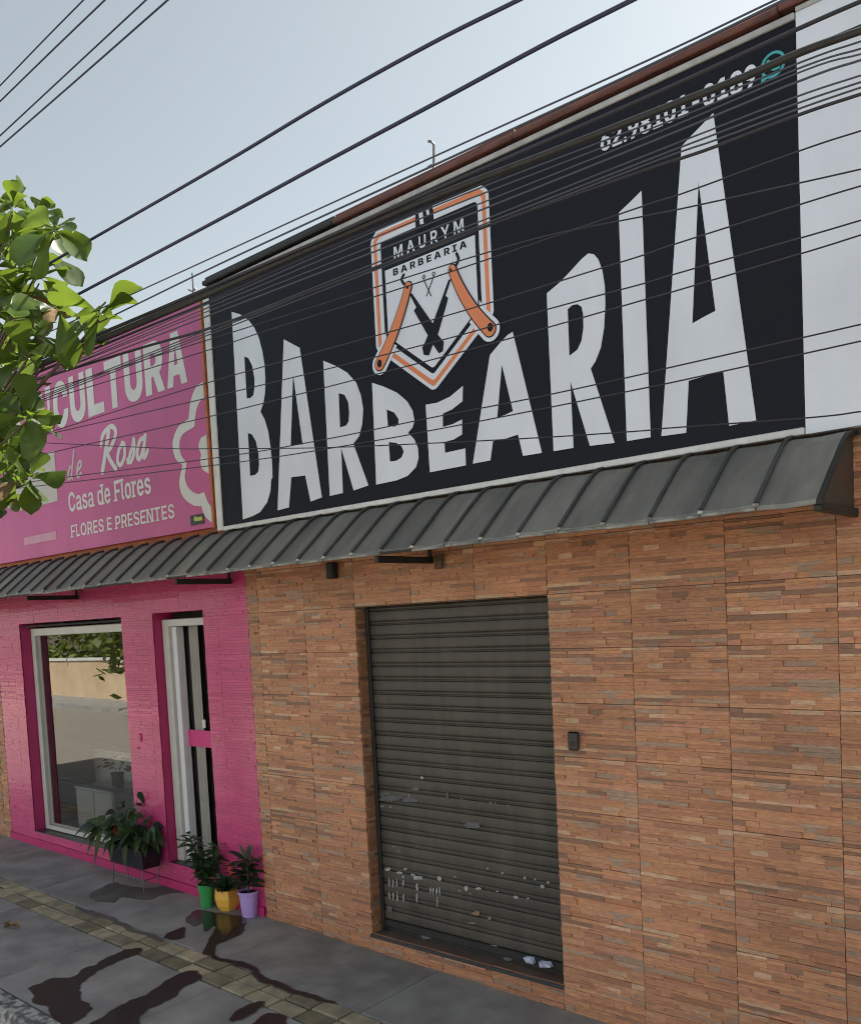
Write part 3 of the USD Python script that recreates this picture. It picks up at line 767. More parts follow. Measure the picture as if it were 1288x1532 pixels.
for c, rr_ in ((zz(138, 1272), .022), (zz(906, 1020), .022), (zz(332, 742), .010), (zz(632, 625), .010)):
    sign.part('rivet', flat(affinity.scale(Point(c).buffer(rr_), .9, 1.15), EM - .0125, .002), M['black_sign'])
sc = union_all([LineString(Z5([(440, 690), (490, 800)])).buffer(.003), LineString(Z5([(510, 660), (460, 800)])).buffer(.003), Point(zz(440, 670)).buffer(.013).difference(Point(zz(440, 670)).buffer(.008)), Point(zz(508, 648)).buffer(.013).difference(Point(zz(508, 648)).buffer(.008))])
sign.part('scissors', flat(sc, EM - .005, .0025), M['dark_ink'])
letters(sign, fit(glyphs('62.98101-0189', 800), -.046, .79, 4.806, .104), SGN - .003, .0025, M['white_vinyl'])
wc = (.868, 4.868)
wa = Point(wc).buffer(.058).difference(Point(wc).buffer(.046)).union(Polygon([(wc[0] - .058, wc[1] - .062), (wc[0] - .05, wc[1] - .02), (wc[0] - .02, wc[1] - .05)]).difference(Point(wc).buffer(.046)))
hs = LineString(curve([(wc[0] - .022, wc[1] + .022), (wc[0] - .018, wc[1] - .004), (wc[0] + .004, wc[1] - .02), (wc[0] + .024, wc[1] - .022)])).buffer(.008)
sign.part('phone_symbol', flat(wa.union(hs), SGN - .003, .0025), M['teal'])

ws = Thing('white_sign', 'blank white sign board right of the black barbershop sign', 'sign', (1.9, 0, 3.15))
ws.part('board', MB().box(.976, 2.9, SGN - .004, -.001, 3.15, 5.05), M['white_vinyl'])
ws.part('frame', MB().cbox(.976, 2.9, SGN - .014, -.002, 5.051, 5.072, .004), M['grey_frame'])

# red metal flashing along the top of the wall
fsh = Thing('roof_flashing', 'dark red metal flashing along the roof edge above the black sign', 'roof edge', (-.5, 0, 5.08))
x = -3.6
while x < 2.9:
    e = min(x + 1.5, 2.9)
    jz = rnd.uniform(-.004, .004)
    mb = MB().cbox(x + .002, e, -.085, .06, 5.076 + jz, 5.11 + jz, .006).cbox(x + .002, e - .004, -.055, .058, 5.111 + jz, 5.145 + jz, .006)
    fsh.part('flashing_length', mb, M['roof_clay'] if x > -2.7 else M['dark_steel'])
    x = e

psign = Thing('flower_shop_sign', 'pink sign board of the flower shop with pale lettering and flower outline', 'sign', (-5.7, 0, 3.2))
QL, QR, QB, QT = -7.74, -3.69, 3.195, 5.03
psign.part('board', MB().box(QL, QR, SGN, -.001, QB, QT), M['pink_sign'])
psign.part('frame', MB().cbox(QR + .001, QR + .028, SGN - .004, -.002, QB - .01, QT + .01, .003), M['orange'])
psign.part('frame', MB().cbox(QL, QR, SGN - .006, -.002, QT + .001, QT + .022, .003), M['orange'])
word = 'FLORICULTURA'
xs_ = -7.62
slots = {'I': .15}
n_i = sum(slots.get(c, .335) for c in word)
kx = (-3.885 + 7.62) / n_i
for c in word:
    w = slots.get(c, .335) * kx
    psign.part('letter', flat(fit(glyphs(c, 900), xs_ + .02, xs_ + w - .02, 4.395, .435), SGN - .003, .0025), M['pink_ink'])
    xs_ += w
# brush script: de Rosa
def script(strokes, ox, oz, s, slant=.28):
    parts = []
    for pts, w in strokes:
        q = curve(pts, 8)
        ln = LineString([(ox + s * (a + slant * b), oz + s * b) for a, b in q])
        parts.append(ln.buffer(w * s * 1.0))
    return union_all(parts)
RO = [([(.05, .0), (.16, .55), (.24, 1.0)], .085), ([(-.12, .72), (-.05, .98), (.35, 1.12), (.62, .92), (.42, .58), (.16, .5)], .07), ([(.2, .52), (.42, .25), (.75, -.02)], .075)]
OO = [([(.22, .5), (.03, .38), (.0, .1), (.16, -.01), (.32, .15), (.28, .45), (.16, .52)], .06)]
SS = [([(.0, .0), (.15, .35), (.2, .52), (.26, .2), (.14, -.01), (-.02, .06)], .06)]
AA = [([(.28, .48), (.06, .4), (.0, .1), (.14, .0), (.28, .25), (.3, .5)], .06), ([(.31, .5), (.28, .1), (.36, .0), (.46, .14)], .06)]
DD = [([(.26, .4), (.08, .42), (.0, .12), (.12, .0), (.27, .2)], .05), ([(.32, 1.0), (.28, .5), (.27, .1), (.34, .0)], .05)]
EE = [([(.04, .22), (.26, .34), (.2, .5), (.05, .42), (.0, .14), (.12, .0), (.3, .1)], .05)]
for _g in ([script(RO, -5.34, 3.872, .335), script(OO, -5.06, 3.89, .35), script(SS, -4.88, 3.89, .35), script(AA, -4.735, 3.892, .36)]):
    psign.part('letter', flat(_g, SGN - .003, .0025), M['pink_ink'])
for _g in (script(DD, -5.97, 3.885, .26), script(EE, -5.80, 3.885, .28)):
    psign.part('letter', flat(_g, SGN - .003, .0025), M['pale_ink'])
letters(psign, fit(glyphs('Casa de Flores', 640, .10), -5.99, -4.545, 3.575, .185), SGN - .003, .0025, M['pink_ink'])
letters(psign, fit(glyphs('FLORES E PRESENTES', 600, .10), -6.0, -4.215, 3.328, .118), SGN - .003, .0025, M['pink_ink'])
psign.part('pale_block', flat(sbox(-7.1, -6.2, 3.71, 4.2), SGN - .003, .0025), M['pale_ink'])
psign.part('faded_line', flat(sbox(-6.98, -6.28, 3.34, 3.42), SGN - .003, .0025), M['faint_ink'])
psign.part('sticker', flat(sbox(-3.99, -3.797, 3.235, 3.32), SGN - .003, .0025), M['dark_ink'])
psign.part('sticker_mark', flat(union_all([sbox(-3.90, -3.82, 3.265, 3.295), Point(-3.915, 3.285).buffer(.02)]), SGN - .006, .0025), M['lime_ink'])
def Z8(pts): return [XZ(a / 4, 400 + b / 4, SGN) for a, b in pts]
fo = smoothpoly(Z8([(1240, 680)]), 1)
outer_c = curve(Z8([(1250, 675), (1185, 705), (1145, 790), (1130, 905)]), 8).tolist() + curve(Z8([(1125, 910), (1065, 960), (1035, 1050), (1050, 1140), (1095, 1185)]), 8).tolist() + curve(Z8([(1090, 1200), (1075, 1290), (1095, 1370), (1150, 1420), (1200, 1430)]), 8).tolist() + curve(Z8([(1205, 1425), (1230, 1490), (1280, 1535), (1300, 1540)]), 8).tolist()
inner_c = curve(Z8([(1250, 775), (1200, 800), (1175, 860), (1165, 950)]), 8).tolist() + curve(Z8([(1155, 960), (1095, 1000), (1075, 1060), (1085, 1120), (1118, 1170)]), 8).tolist() + curve(Z8([(1115, 1200), (1108, 1260), (1130, 1320), (1180, 1355), (1225, 1345)]), 8).tolist() + curve(Z8([(1228, 1360), (1255, 1420), (1300, 1450)]), 8).tolist()
flo = Polygon(outer_c + inner_c[::-1]).buffer(0).intersection(sbox(QL, QR - .004, QB, QT))
psign.part('flower_outline', flat(flo, SGN - .003, .0025), M['pink_ink'])
fc = Polygon(smoothpoly(Z8([(1255, 930), (1235, 1000), (1205, 1020), (1190, 1070), (1205, 1120), (1200, 1160), (1220, 1215), (1280, 1225), (1310, 1080), (1290, 960)]), 5)).buffer(0).intersection(sbox(QL, QR - .004, QB, QT))
psign.part('flower_centre', flat(fc, SGN - .003, .0025), M['pink_ink'])

# ------------------------------------------------------------------ awning
aw = Thing('awning', 'long grey ribbed sheet metal awning below the signs', 'awning', (-4, 0, 2.79))
AP = [(-.535, 2.782), (-.53, 2.80), (-.40, 2.91), (-.27, 3.02), (-.18, 3.09), (-.12, 3.122), (-.05, 3.138), (.0, 3.14)]
AX1, PITCH_R = 1.173, .2535
def ribbon(xa, xb, prof, off=0.0, th=.004, sag=0.0):
    mb = MB(); v, f = [], []
    n = len(prof); cols = [xa, (xa + xb) / 2, xb]
    for side in (0, 1):
        for ci, xx in enumerate(cols):
            for (y, z) in prof:
                s = -sag if ci == 1 else 0
                v.append((xx, y, z + off - th * side + s))
    for c in range(2):
        for k in range(n - 1):
            a = c * n + k
            f.append((a, a + n, a + n + 1, a + 1))
            b = a + 3 * n
            f.append((b, b + 1, b + n + 1, b + n))
    return mb.add(v, f)
xr = AX1; k = 0
while xr > -10.4:
    xl = xr - (PITCH_R if k else .262)
    j = rnd.uniform(-.004, .004)
    pr = [(y, z + j * (1 if i < 3 else .3)) for i, (y, z) in enumerate(AP)]
    aw.part('sheet', ribbon(xl + .004, xr - .004, pr, 0, .004, .006), M['awning'])
    if k:
        path = [(xr, y, z + .012 + j * .3) for y, z in AP[1:-1]]
        aw.part('rib', MB().tube(path, .0105, 6), M['awning_rib'], smooth=True)
        aw.part('clip', MB().cbox(xr - .013, xr + .013, -.545, -.525, 2.79 + j, 2.806 + j, .005), M['white_clip'] if rnd.random() < .65 else M['lip'])
    if k > 0:
        aw.part('lip', MB().cbox(xl + .002, xr - .002, -.545, -.531, 2.772 + j, 2.787 + j, .003), M['lip'] if rnd.random() < .8 else M['dark_steel'])
    xr = xl; k += 1
# bent flap at the right end, the end frame, and the arms under the sheets
aw.part('end_frame', MB().tube([(AX1 + .006, y, z - .012) for y, z in AP], .014, 6).cbox(AX1 - .02, AX1 + .012, -.53, .0, 2.745, 2.785, .004), M['dark_steel'])
aw.part('end_plate', MB().add([(AX1 - .006, y, z - .02) for y, z in AP] + [(AX1 - .006, -.004, 2.786), (AX1 - .006, -.52, 2.786)], [(9, k, k + 1, 8) if k == 0 else (8, k, k + 1, 8) for k in range(7)]), M['rusty'])
ax_ = [XZ(562, 832, -.53)[0], XZ(262, 869, -.53)[0], XZ(40, 907, -.53)[0], -9.4]
for q in ax_:
    aw.part('arm', MB().cbox(q - .016, q + .016, -.528, -.012, 2.728, 2.77, .004).tube([(q, -.02, 3.05), (q, -.03, 2.74)], .014, 6), M['dark_steel'])
aw.part('purlin', MB().cbox(-10.3, AX1 - .03, -.46, -.43, 2.80, 2.838, .004).cbox(-10.3, AX1 - .03, -.2, -.17, 3.02, 3.06, .004), M['dark_steel'])

# small fittings on the wall
box1 = Thing('intercom_box', 'small black box on the tiles right of the shutter', 'intercom', (XZ(856, 1109, -.02)[0], 0, 1.42))
q0, q1 = XZ(848.5, 1095, -.03), XZ(864.5, 1124, -.03)
box1.part('case', MB().cbox(q0[0], q1[0], -.035, -.006, q1[1], q0[1], .008), M['black_plastic'])
box1.part('button', MB().cbox((q0[0] + q1[0]) / 2 - .012, (q0[0] + q1[0]) / 2 + .012, -.038, -.0345, q1[1] + .03, q1[1] + .055, .002), M['dark_steel'])
box2 = Thing('alarm_box', 'small black box hanging under the awning left of the shutter', 'alarm box', (XZ(493, 854, -.02)[0], 0, 2.75))
q0, q1 = XZ(488, 842, -.06), XZ(499, 865.5, -.06)
box2.part('case', MB().cbox(q0[0], q1[0], -.075, -.006, q1[1], q0[1], .01), M['black_plastic'])
box2.part('lens', MB().cbox(q0[0] + .012, q1[0] - .012, -.0785, -.0745, q1[1] + .015, q1[1] + .05, .002), M['dark_steel'])
lamp = Thing('wall_fitting', 'small brown fitting on the tiles below the awning arm above the shutter', 'wall fitting', (XZ(653, 840, -.03)[0], 0, 2.75))
a_, b_ = XZ(646, 832, -.04), XZ(660, 851, -.04)
lamp.part('plate', MB().cbox(a_[0], (a_[0] + b_[0]) / 2 - .01, -.03, -.006, b_[1], a_[1], .006), M['dry_leaf'])
lamp.part('holder', MB().tube([((a_[0] + b_[0]) / 2 + .02, -.03, a_[1]), ((a_[0] + b_[0]) / 2 + .03, -.045, (a_[1] + b_[1]) / 2), ((a_[0] + b_[0]) / 2 + .035, -.04, b_[1])], [.02, .026, .016], 8), M['bark'])
for pts, lab in ([((782, 1433), (796, 1434), (798, 1444), (786, 1442))], 'white scrap of plastic lying on the shutter sill, left one'), ([((806, 1439), (822, 1441), (824, 1449), (808, 1448))], 'crumpled bluish plastic scrap in the right corner of the shutter sill'):
    t = Thing('plastic_scrap', lab, 'litter', (P(*pts[0][0], .03)[0], .03, S_B))
    xz = [XZ(a, b, SY - .05) for a, b in pts[0]]
    v = []
    for i, (a, b) in enumerate(xz):
        v.append((a, SY - .05 + rnd.uniform(-.008, .008), max(b, S_B + .002)))
    cx_ = np.mean(v, 0); cx_[1] -= .018
    v += [tuple(cx_)]
    vb = [(a, b + .025, c) for a, b, c in v]
    t.part('film', MB().add(v + vb, [(0, 1, 4), (1, 2, 4), (2, 3, 4), (3, 0, 4), (6, 5, 9), (7, 6, 9), (8, 7, 9), (5, 8, 9)]), M['plastic_bit'])

# aerials on the roof
an = Thing('roof_aerial', 'thin bent metal aerial rod standing on the roof above the emblem', 'aerial', (XZ(648, 258, .3)[0], .3, 5.12))
an.part('rod', MB().tube([P(648, 262, .3), P(649, 238, .3), P(649, 216, .3), P(645, 211, .3), P(641, 211, .3)], .009, 6), M['steel'])
an.part('arm', MB().tube([P(640, 250, .3), P(646, 246, .3), P(650, 252, .3)], .008, 6), M['steel'])
an = Thing('roof_aerial', 'small thin aerial rod on the roof above the pink sign', 'aerial', (XZ(288, 436, .3)[0], .3, 5.12))
an.part('rod', MB().tube([P(289, 446, .3), P(289, 430, .3), P(287.5, 408, .3)], .008, 6), M['steel'])
an.part('arm', MB().tube([P(282, 433, .3), P(288, 436, .3), P(293, 431, .3)], .007, 6), M['steel'])

# ------------------------------------------------------------------ overhead cables
def cable(name, pts, y, r, m, label, group=None, sag_ends=True):
    q = [P(a, b, y) for a, b in pts]
    q.sort(key=lambda v: v[0])
    q = np.array(q)
    l = q[0] + (q[0] - q[1]) / abs(q[0][0] - q[1][0]) * 9
    rr_ = q[-1] + (q[-1] - q[-2]) / abs(q[-1][0] - q[-2][0]) * 9
    path = np.vstack([l, curve(q, 6) if len(q) > 2 else q, rr_])
    if isinstance(r, tuple):
        r = np.interp(path[:, 0], [q[0][0], q[-1][0]], r)
    put(free('/World', name), MB().tube(path, r, 6), M[m], smooth=True, label=label, category='cable', group=group)
Y1 = -1.6
cable('overhead_cable', [(124, 0), (62, 63), (0, 127.5)], -1.9, .0040, 'blue_cable', 'thin cable in the top left corner of the sky, outermost of four')
cable('overhead_cable', [(156, 0), (80, 73), (0, 151)], -1.9, .0045, 'blue_cable', 'second of the four thin cables counted from the top left corner')
cable('overhead_cable', [(217.5, 0), (110, 100), (0, 202.5)], -1.9, .0042, 'blue_cable', 'third of the four thin cables counted from the top left corner')
cable('overhead_cable', [(250, 0), (125, 110), (0, 219)], -1.9, .0046, 'blue_cable', 'fourth thin cable from the top left corner, just above the tree')
cable('power_line', [(774, 0), (644, 65), (484, 154), (322, 251), (92.5, 383)], -1.8, .0072, 'blue_cable', 'upper of two thick dark cables crossing open sky')
cable('power_line', [(944, 0), (810, 68), (644, 157.5), (484, 243), (322, 331), (130, 433)], -1.8, .0075, 'blue_cable', 'lower of two thick dark cables crossing open sky')
cable('overhead_cable', [(1158, 0), (966, 91), (644, 236), (322, 383), (184, 446)], -1.7, .0032, 'grey_cable', 'hair thin cable above the roofline, upper of the close pair')
cable('overhead_cable', [(1171, 0), (966, 100), (644, 249), (353, 383), (192, 461)], -1.7, .004, 'grey_cable', 'thin cable just above the roofline, lower of the close pair')
cable('cable_bundle', [(1288, 45), (1199, 77), (1100, 120), (966, 172), (820, 229), (640, 298), (440, 382), (310, 440), (200, 487), (85, 535)], -1.6, (.020, .011), 'bundle', 'thickest black cable bundle passing over the phone number')
cable('overhead_cable', [(85, 545), (200, 497), (310, 452), (440, 393), (640, 309)], -1.58, (.008, .003), 'cable', 'black cable hugging the underside of the thick bundle')
cable('overhead_cable', [(1288, 1), (1197, 41), (966, 146), (700, 262), (440, 376), (200, 478), (85, 526)], -1.62, (.010, .0062), 'cable', 'thick black cable above the bundle crossing top of white sign')
hid = [([(1288, 61), (1199, 92), (966, 186), (640, 312), (330, 446)], .0028), ([(1288, 72), (1199, 100), (966, 195), (640, 322), (330, 452)], .0028), ([(1288, 80), (1200, 106), (966, 205), (640, 335), (330, 458)], .0026), ([(1288, 89), (1200, 119), (966, 215), (640, 345), (330, 465)], .0034)]
for i, (pt, r) in enumerate(hid):
    cable('overhead_cable', pt, -1.64, r, 'grey_cable', ['first', 'second', 'third', 'fourth'][i] + ' thin cable counted below the thick bundle on the white sign')
hid = [([(1288, 112), (1200, 141), (1073, 190), (966, 232), (640, 362)], .0028), ([(1288, 122), (1201, 151), (1073, 199), (966, 240), (640, 368)], .003), ([(1288, 130), (1201, 160), (1073, 208), (966, 246), (640, 373)], .003)]
for i, (pt, r) in enumerate(hid):
    cable('overhead_cable', pt, -1.6, r, 'grey_cable', ['top', 'middle', 'bottom'][i] + ' one of three close cables crossing the peak of the last A')
cable('overhead_cable', [(1288, 140), (1201, 169), (1073.5, 217.5), (1020, 236), (966, 254), (744, 332), (540, 408), (322, 488), (215, 519), (60, 566)], -1.6, (.0075, .0050), 'cable', 'dark cable crossing the emblem between its two lines of lettering')
low = [([(1288, 195), (1203.5, 222.5), (1018, 290), (966, 306.5), (734, 386), (581, 437), (397, 495), (307, 525), (87, 593)], 'thin dark cable crossing the emblem just below its small lettering'),
       ([(1288, 252.5), (1206, 271), (1016, 312.5), (966, 322.5), (820, 352), (700, 386), (560, 430)], 'thin cable slanting flatter across the top of the last A'),
       ([(1288, 277.5), (1206, 302.5), (1012, 364), (966, 380), (894, 402.5), (644, 479), (322, 569), (95, 640)], 'thin cable crossing the razor blades of the emblem, upper one'),
       ([(1288, 329), (1208.5, 352.5), (1008.5, 410), (966, 423), (819, 462.5), (644, 513), (322, 592.5), (87, 646)], 'upper cable of the close pair crossing the middle of the last A'),
       ([(1288, 351), (1208.5, 376), (1007, 436), (966, 447.5), (821.5, 489), (644, 538.5), (322, 621), (107, 670)], 'lower cable of the close pair crossing the middle of the last A'),
       ([(1288, 485), (1211, 502.5), (996, 551), (966, 558.5), (794, 596), (644, 625), (472, 660), (322, 685), (75, 717)], 'upper cable of the close pair crossing the feet of the letters'),
       ([(1288, 510), (1211, 527), (996, 574), (966, 580), (794, 615), (644, 644), (562, 659), (359.5, 691), (82, 724)], 'lower cable of the close pair crossing the feet of the letters'),
       ([(1288, 615.5), (1213.5, 624.5), (991, 641), (966, 644), (819, 654), (644, 663), (472, 670), (322, 671), (257, 671), (100, 664)], 'lowest thin cable running just above the awning')]
for pt, lab in low:
    cable('overhead_cable', pt, -1.6, .0026, 'cable', lab)

# ------------------------------------------------------------------ leaves
SHAPES = {'obovate': [(0, .03), (.10, .08), (.26, .30), (.45, .64), (.62, .90), (.76, 1.0), (.87, .93), (.95, .66), (1, .0)],
          'lance': [(0, .05), (.15, .5), (.32, .9), (.5, 1), (.68, .8), (.85, .45), (1, .0)],
          'heart': [(0, .15), (.06, .75), (.18, 1.0), (.36, .95), (.56, .74), (.78, .38), (1, .0)],
          'blade': [(0, .35), (.15, .8), (.35, 1), (.55, .9), (.75, .65), (.9, .35), (1, 0)]}
def leaf_mesh(base, direction, normal, length, width, droop=.15, fold=.2, shape='obovate', wave=0.0, ph=0.0):
    d = np.asarray(direction, float); d /= np.linalg.norm(d)
    nn = np.asarray(normal, float); nn -= d * (nn @ d); nn /= np.linalg.norm(nn) + 1e-9
    s = np.cross(d, nn)
    prof = SHAPES[shape]
    v, f = [], []
    for i, (t, w) in enumerate(prof):
        c = np.asarray(base) + d * length * t - np.array([0, 0, 1.0]) * droop * length * t * t
        hw = w * width / 2
        for q in (-1, -.5, 0, .5, 1):
            z = fold * hw * abs(q) ** 1.5 + wave * width * math.sin(7 * t + ph + 2.5 * q) * abs(q)
            v.append(c + s * hw * q + nn * z)
    for i in range(len(prof) - 1):
        for k in range(4):
            a = i * 5 + k
            f.append((a, a + 1, a + 6, a + 5))
    return np.array(v), np.array(f)

tree = Thing('street_tree', 'broad leaved street tree with sunlit green leaves at the left edge', 'tree', (-5.7, -1.5, gz(-5.7, -1.5)))
trunk_top = np.array([-5.5, -1.55, 3.0])
tb = MB()
tb.tube(curve([(-5.7, -1.5, gz(-5.7, -1.5) - .1), (-5.66, -1.5, .7), (-5.72, -1.48, 1.8), trunk_top], 6), np.linspace(.13, .085, 19), 10)
tree.part('trunk', tb, M['bark'], smooth=True)
spots = [(20, 312, -1.9), (52, 318, -1.7), (82, 345, -1.9), (8, 360, -1.5), (55, 375, -1.8), (25, 405, -1.6), (60, 415, -1.8), (5, 450, -1.8), (48, 452, -1.5), (150, 470, -1.8), (118, 478, -1.6), (88, 462, -1.9), (20, 492, -1.7), (55, 500, -1.8), (40, 535, -1.9), (10, 555, -1.6), (28, 590, -1.8), (5, 625, -1.6), (38, 625, -1.9), (58, 640, -1.7), (15, 672, -1.8), (48, 672, -1.6), (8, 715, -1.9), (45, 715, -1.8), (4, 762, -1.8), (12, 335, -1.6), (35, 350, -1.5), (30, 440, -1.9), (12, 520, -1.5), (20, 640, -1.5), (25, 700, -1.6), (-30, 320, -1.6), (-35, 410, -1.8), (-30, 500, -1.5), (-35, 590, -1.8), (-30, 680, -1.6), (-60, 360, -1.9), (-80, 470, -1.6), (-90, 560, -1.8), (-70, 660, -1.6), (-110, 400, -1.7), (-130, 520, -1.6), (-15, 365, -1.7), (-15, 455, -1.9), (-15, 545, -1.7), (-15, 640, -1.8), (-20, 740, -1.7)]
spots.sort(key=lambda q: -q[0])
lr = random.Random(21)
extra = MB(); nleaf = 0
limbs = MB()
for i, (px, py, yy) in enumerate(spots):
    c = P(px, py, yy)
    mid = (trunk_top * .45 + c * .55) + np.array([-.1, 0, .12])
    limbs.tube(curve([trunk_top + (c - trunk_top) * .05, mid, c - np.array([0.02, 0, .03])], 5), np.linspace(.012 if i % 5 else .03, .005, 11), 6)
    axis = np.array([lr.uniform(-.2, .8), lr.uniform(-.9, .0), lr.uniform(.3, .9)]); axis /= np.linalg.norm(axis)
    u = np.cross(axis, [0, 1, .3]); u /= np.linalg.norm(u); w = np.cross(axis, u)
    nl = lr.randint(8, 10)
    for k in range(nl):
        th = 2 * math.pi * (k / nl) + lr.uniform(-.35, .35)
        tilt = lr.uniform(.25, 1.15)
        d = (u * math.cos(th) + w * math.sin(th)) * math.cos(tilt * .9) + axis * math.sin(tilt * .9) * lr.choice([1, 1, .4, -.3])
        nrm = axis + np.array([lr.uniform(-.5, .5), lr.uniform(-.5, .5), lr.uniform(0, .5)])
        L = lr.choice([.12, .17, .2, .23, .27]) * lr.uniform(.85, 1.1)
        v, f = leaf_mesh(c + d * .015, d, nrm, L, L * lr.uniform(.55, .74), lr.uniform(.1, .55), lr.uniform(-.15, .5), 'obovate', .07, lr.uniform(0, 6))
        if px > -12 and nleaf < 296:
            tree.part('leaf', MB().add(v, f), M['dry_leaf' if lr.random() < .03 else 'leaf'], smooth=True)
            nleaf += 1
        else:
            extra.add(v, f)
tree.part('branch', limbs, M['bark'], smooth=True, kind='stuff')
tree.part('foliage', extra, M['leaf'], smooth=True, kind='stuff')

# ------------------------------------------------------------------ pots and plants in front of the flower shop
def lathe(prof, n, c, sq=0.0):
    v, f = [], []
    for r, z in prof:
        for k in range(n):
            t = 2 * math.pi * (k + .5) / n
            v.append((c[0] + r * math.cos(t), c[1] + r * math.sin(t), c[2] + z))
    m = len(prof)
    for i in range(m - 1):
        for k in range(n):
            f.append((i * n + k, i * n + (k + 1) % n, (i + 1) * n + (k + 1) % n, (i + 1) * n + k))
    return MB().add(v, f)
def scatter_plant(t, c, rr, specs, m, shape='lance'):
    for (dx, dy, dz, L, wd, droop) in specs:
        d = np.array([dx, dy, dz], float)
        b = np.array(c) + d / np.linalg.norm(d) * rr.uniform(.0, .03)
        v, f = leaf_mesh(b, d, np.array([rr.uniform(-.4, .4), rr.uniform(-.8, -.2), 1.0]), L, wd, droop, rr.uniform(.1, .4), shape)
        t.part('leaf', MB().add(v, f), m, smooth=True)

pr = random.Random(5)
def potbase(px, py):
    g = G(px, py)
    return np.array([g[0], g[1], gz(g[0], g[1])])
# green pot
c = potbase(311, 1357)
gp = Thing('potted_plant', 'bushy green plant in a tall green pot, leftmost of the three pots', 'potted plant', c)
gp.part('pot', lathe([(.050, .0), (.056, .02), (.060, .09), (.066, .14), (.072, .15), (.076, .20), (.070, .20), (.064, .185)], 20, c), M['green_pot'], smooth=30)
gp.part('soil', lathe([(.066, .185), (.0, .187)], 20, c), M['soil'])
st = MB()
for k in range(11):
    a = pr.uniform(0, 6.28)
    e = c + np.array([.15 * math.cos(a), .09 * math.sin(a), pr.uniform(.40, .66)])
    st.tube([c + [0, 0, .18], (c + e) / 2 + [0, 0, .12], e], [.006, .005, .003], 5)
    for q in range(17):
        s = pr.uniform(.15, 1.0)
        b = (c + np.array([0, 0, .18])) * (1 - s) + e * s
        th = pr.uniform(0, 6.28)
        v, f = leaf_mesh(b, (math.cos(th), math.sin(th) * .8, pr.uniform(-.1, .8)), (pr.uniform(-.3, .3), -.3, 1), pr.uniform(.09, .15), pr.uniform(.028, .045), .3, .2, 'lance')
        gp.part('leaf', MB().add(v, f), M['plant_leaf' if q % 3 else 'plant_leaf_dark'], smooth=True)
gp.part('stem', st, M['plant_leaf_dark'])
# yellow pot
c = potbase(341, 1361)
yp = Thing('potted_plant', 'dark leaved plant in a faceted yellow pot, middle of the three pots', 'potted plant', c)
yp.part('pot', lathe([(.062, .0), (.102, .05), (.115, .11), (.102, .178), (.092, .178), (.08, .16)], 6, c), M['yellow_pot'])
yp.part('soil', lathe([(.085, .158), (.0, .16)], 6, c), M['soil'])
specs = []
for k in range(44):
    th = 2 * math.pi * k / 44 * 3.1
    specs.append((math.cos(th), math.sin(th) * .8, pr.uniform(.35, 1.9), pr.uniform(.12, .22), pr.uniform(.035, .055), pr.uniform(.2, .55)))
scatter_plant(yp, c + np.array([0, 0, .17]), pr, specs, M['plant_leaf_dark'])
# lilac pot
c = potbase(374, 1371)
lp = Thing('potted_plant', 'upright plant in a tall lilac pot, rightmost of the three pots', 'potted plant', c)
lp.part('pot', lathe([(.058, .0), (.062, .012), (.073, .13), (.078, .185), (.088, .19), (.09, .215), (.082, .215), (.076, .195)], 24, c), M['lilac_pot'], smooth=30)
lp.part('soil', lathe([(.078, .196), (.0, .199)], 24, c), M['soil'])
st = MB(); st.tube([c + [0, 0, .19], c + [.01, 0, .38], c + [0, .01, .5]], [.009, .008, .005], 6)
lp.part('stem', st, M['bark'])
specs = []
for h, n_ in ((.27, 10), (.32, 10), (.37, 11), (.42, 11), (.48, 9)):
    for k in range(n_):
        th = 2 * math.pi * k / n_ + h * 9
        v, f = leaf_mesh(c + np.array([0, 0, h - .02]), (math.cos(th), math.sin(th) * .8, pr.uniform(.0, .9)), (0, -.3, 1), pr.uniform(.16, .25), pr.uniform(.038, .052), pr.uniform(.1, .5), .2, 'lance')
        lp.part('leaf', MB().add(v, f), M['plant_leaf_dark' if k % 3 else 'plant_leaf'], smooth=True)
for (ex, ez, L) in ((.10, .62, .17), (-.09, .62, .16), (.05, .6, .16)):
    v, f = leaf_mesh(c + np.array([0, 0, .47]), (ex, .0, ez - .47), (0, -1, .2), L, .04, .05, .2, 'lance')
    lp.part('leaf', MB().add(v, f), M['plant_leaf_dark'], smooth=True)
for k, (dx, dz) in enumerate(((-.09, .43), (-.06, .37), (-.075, .40))):
    v, f = leaf_mesh(c + np.array([dx, -.08, dz]), (-.5, -.6, .2), (0, -1, .4), .05, .03, .3, .2, 'obovate')
    lp.part('flower', MB().add(v, f), M['red_petal'], smooth=True)

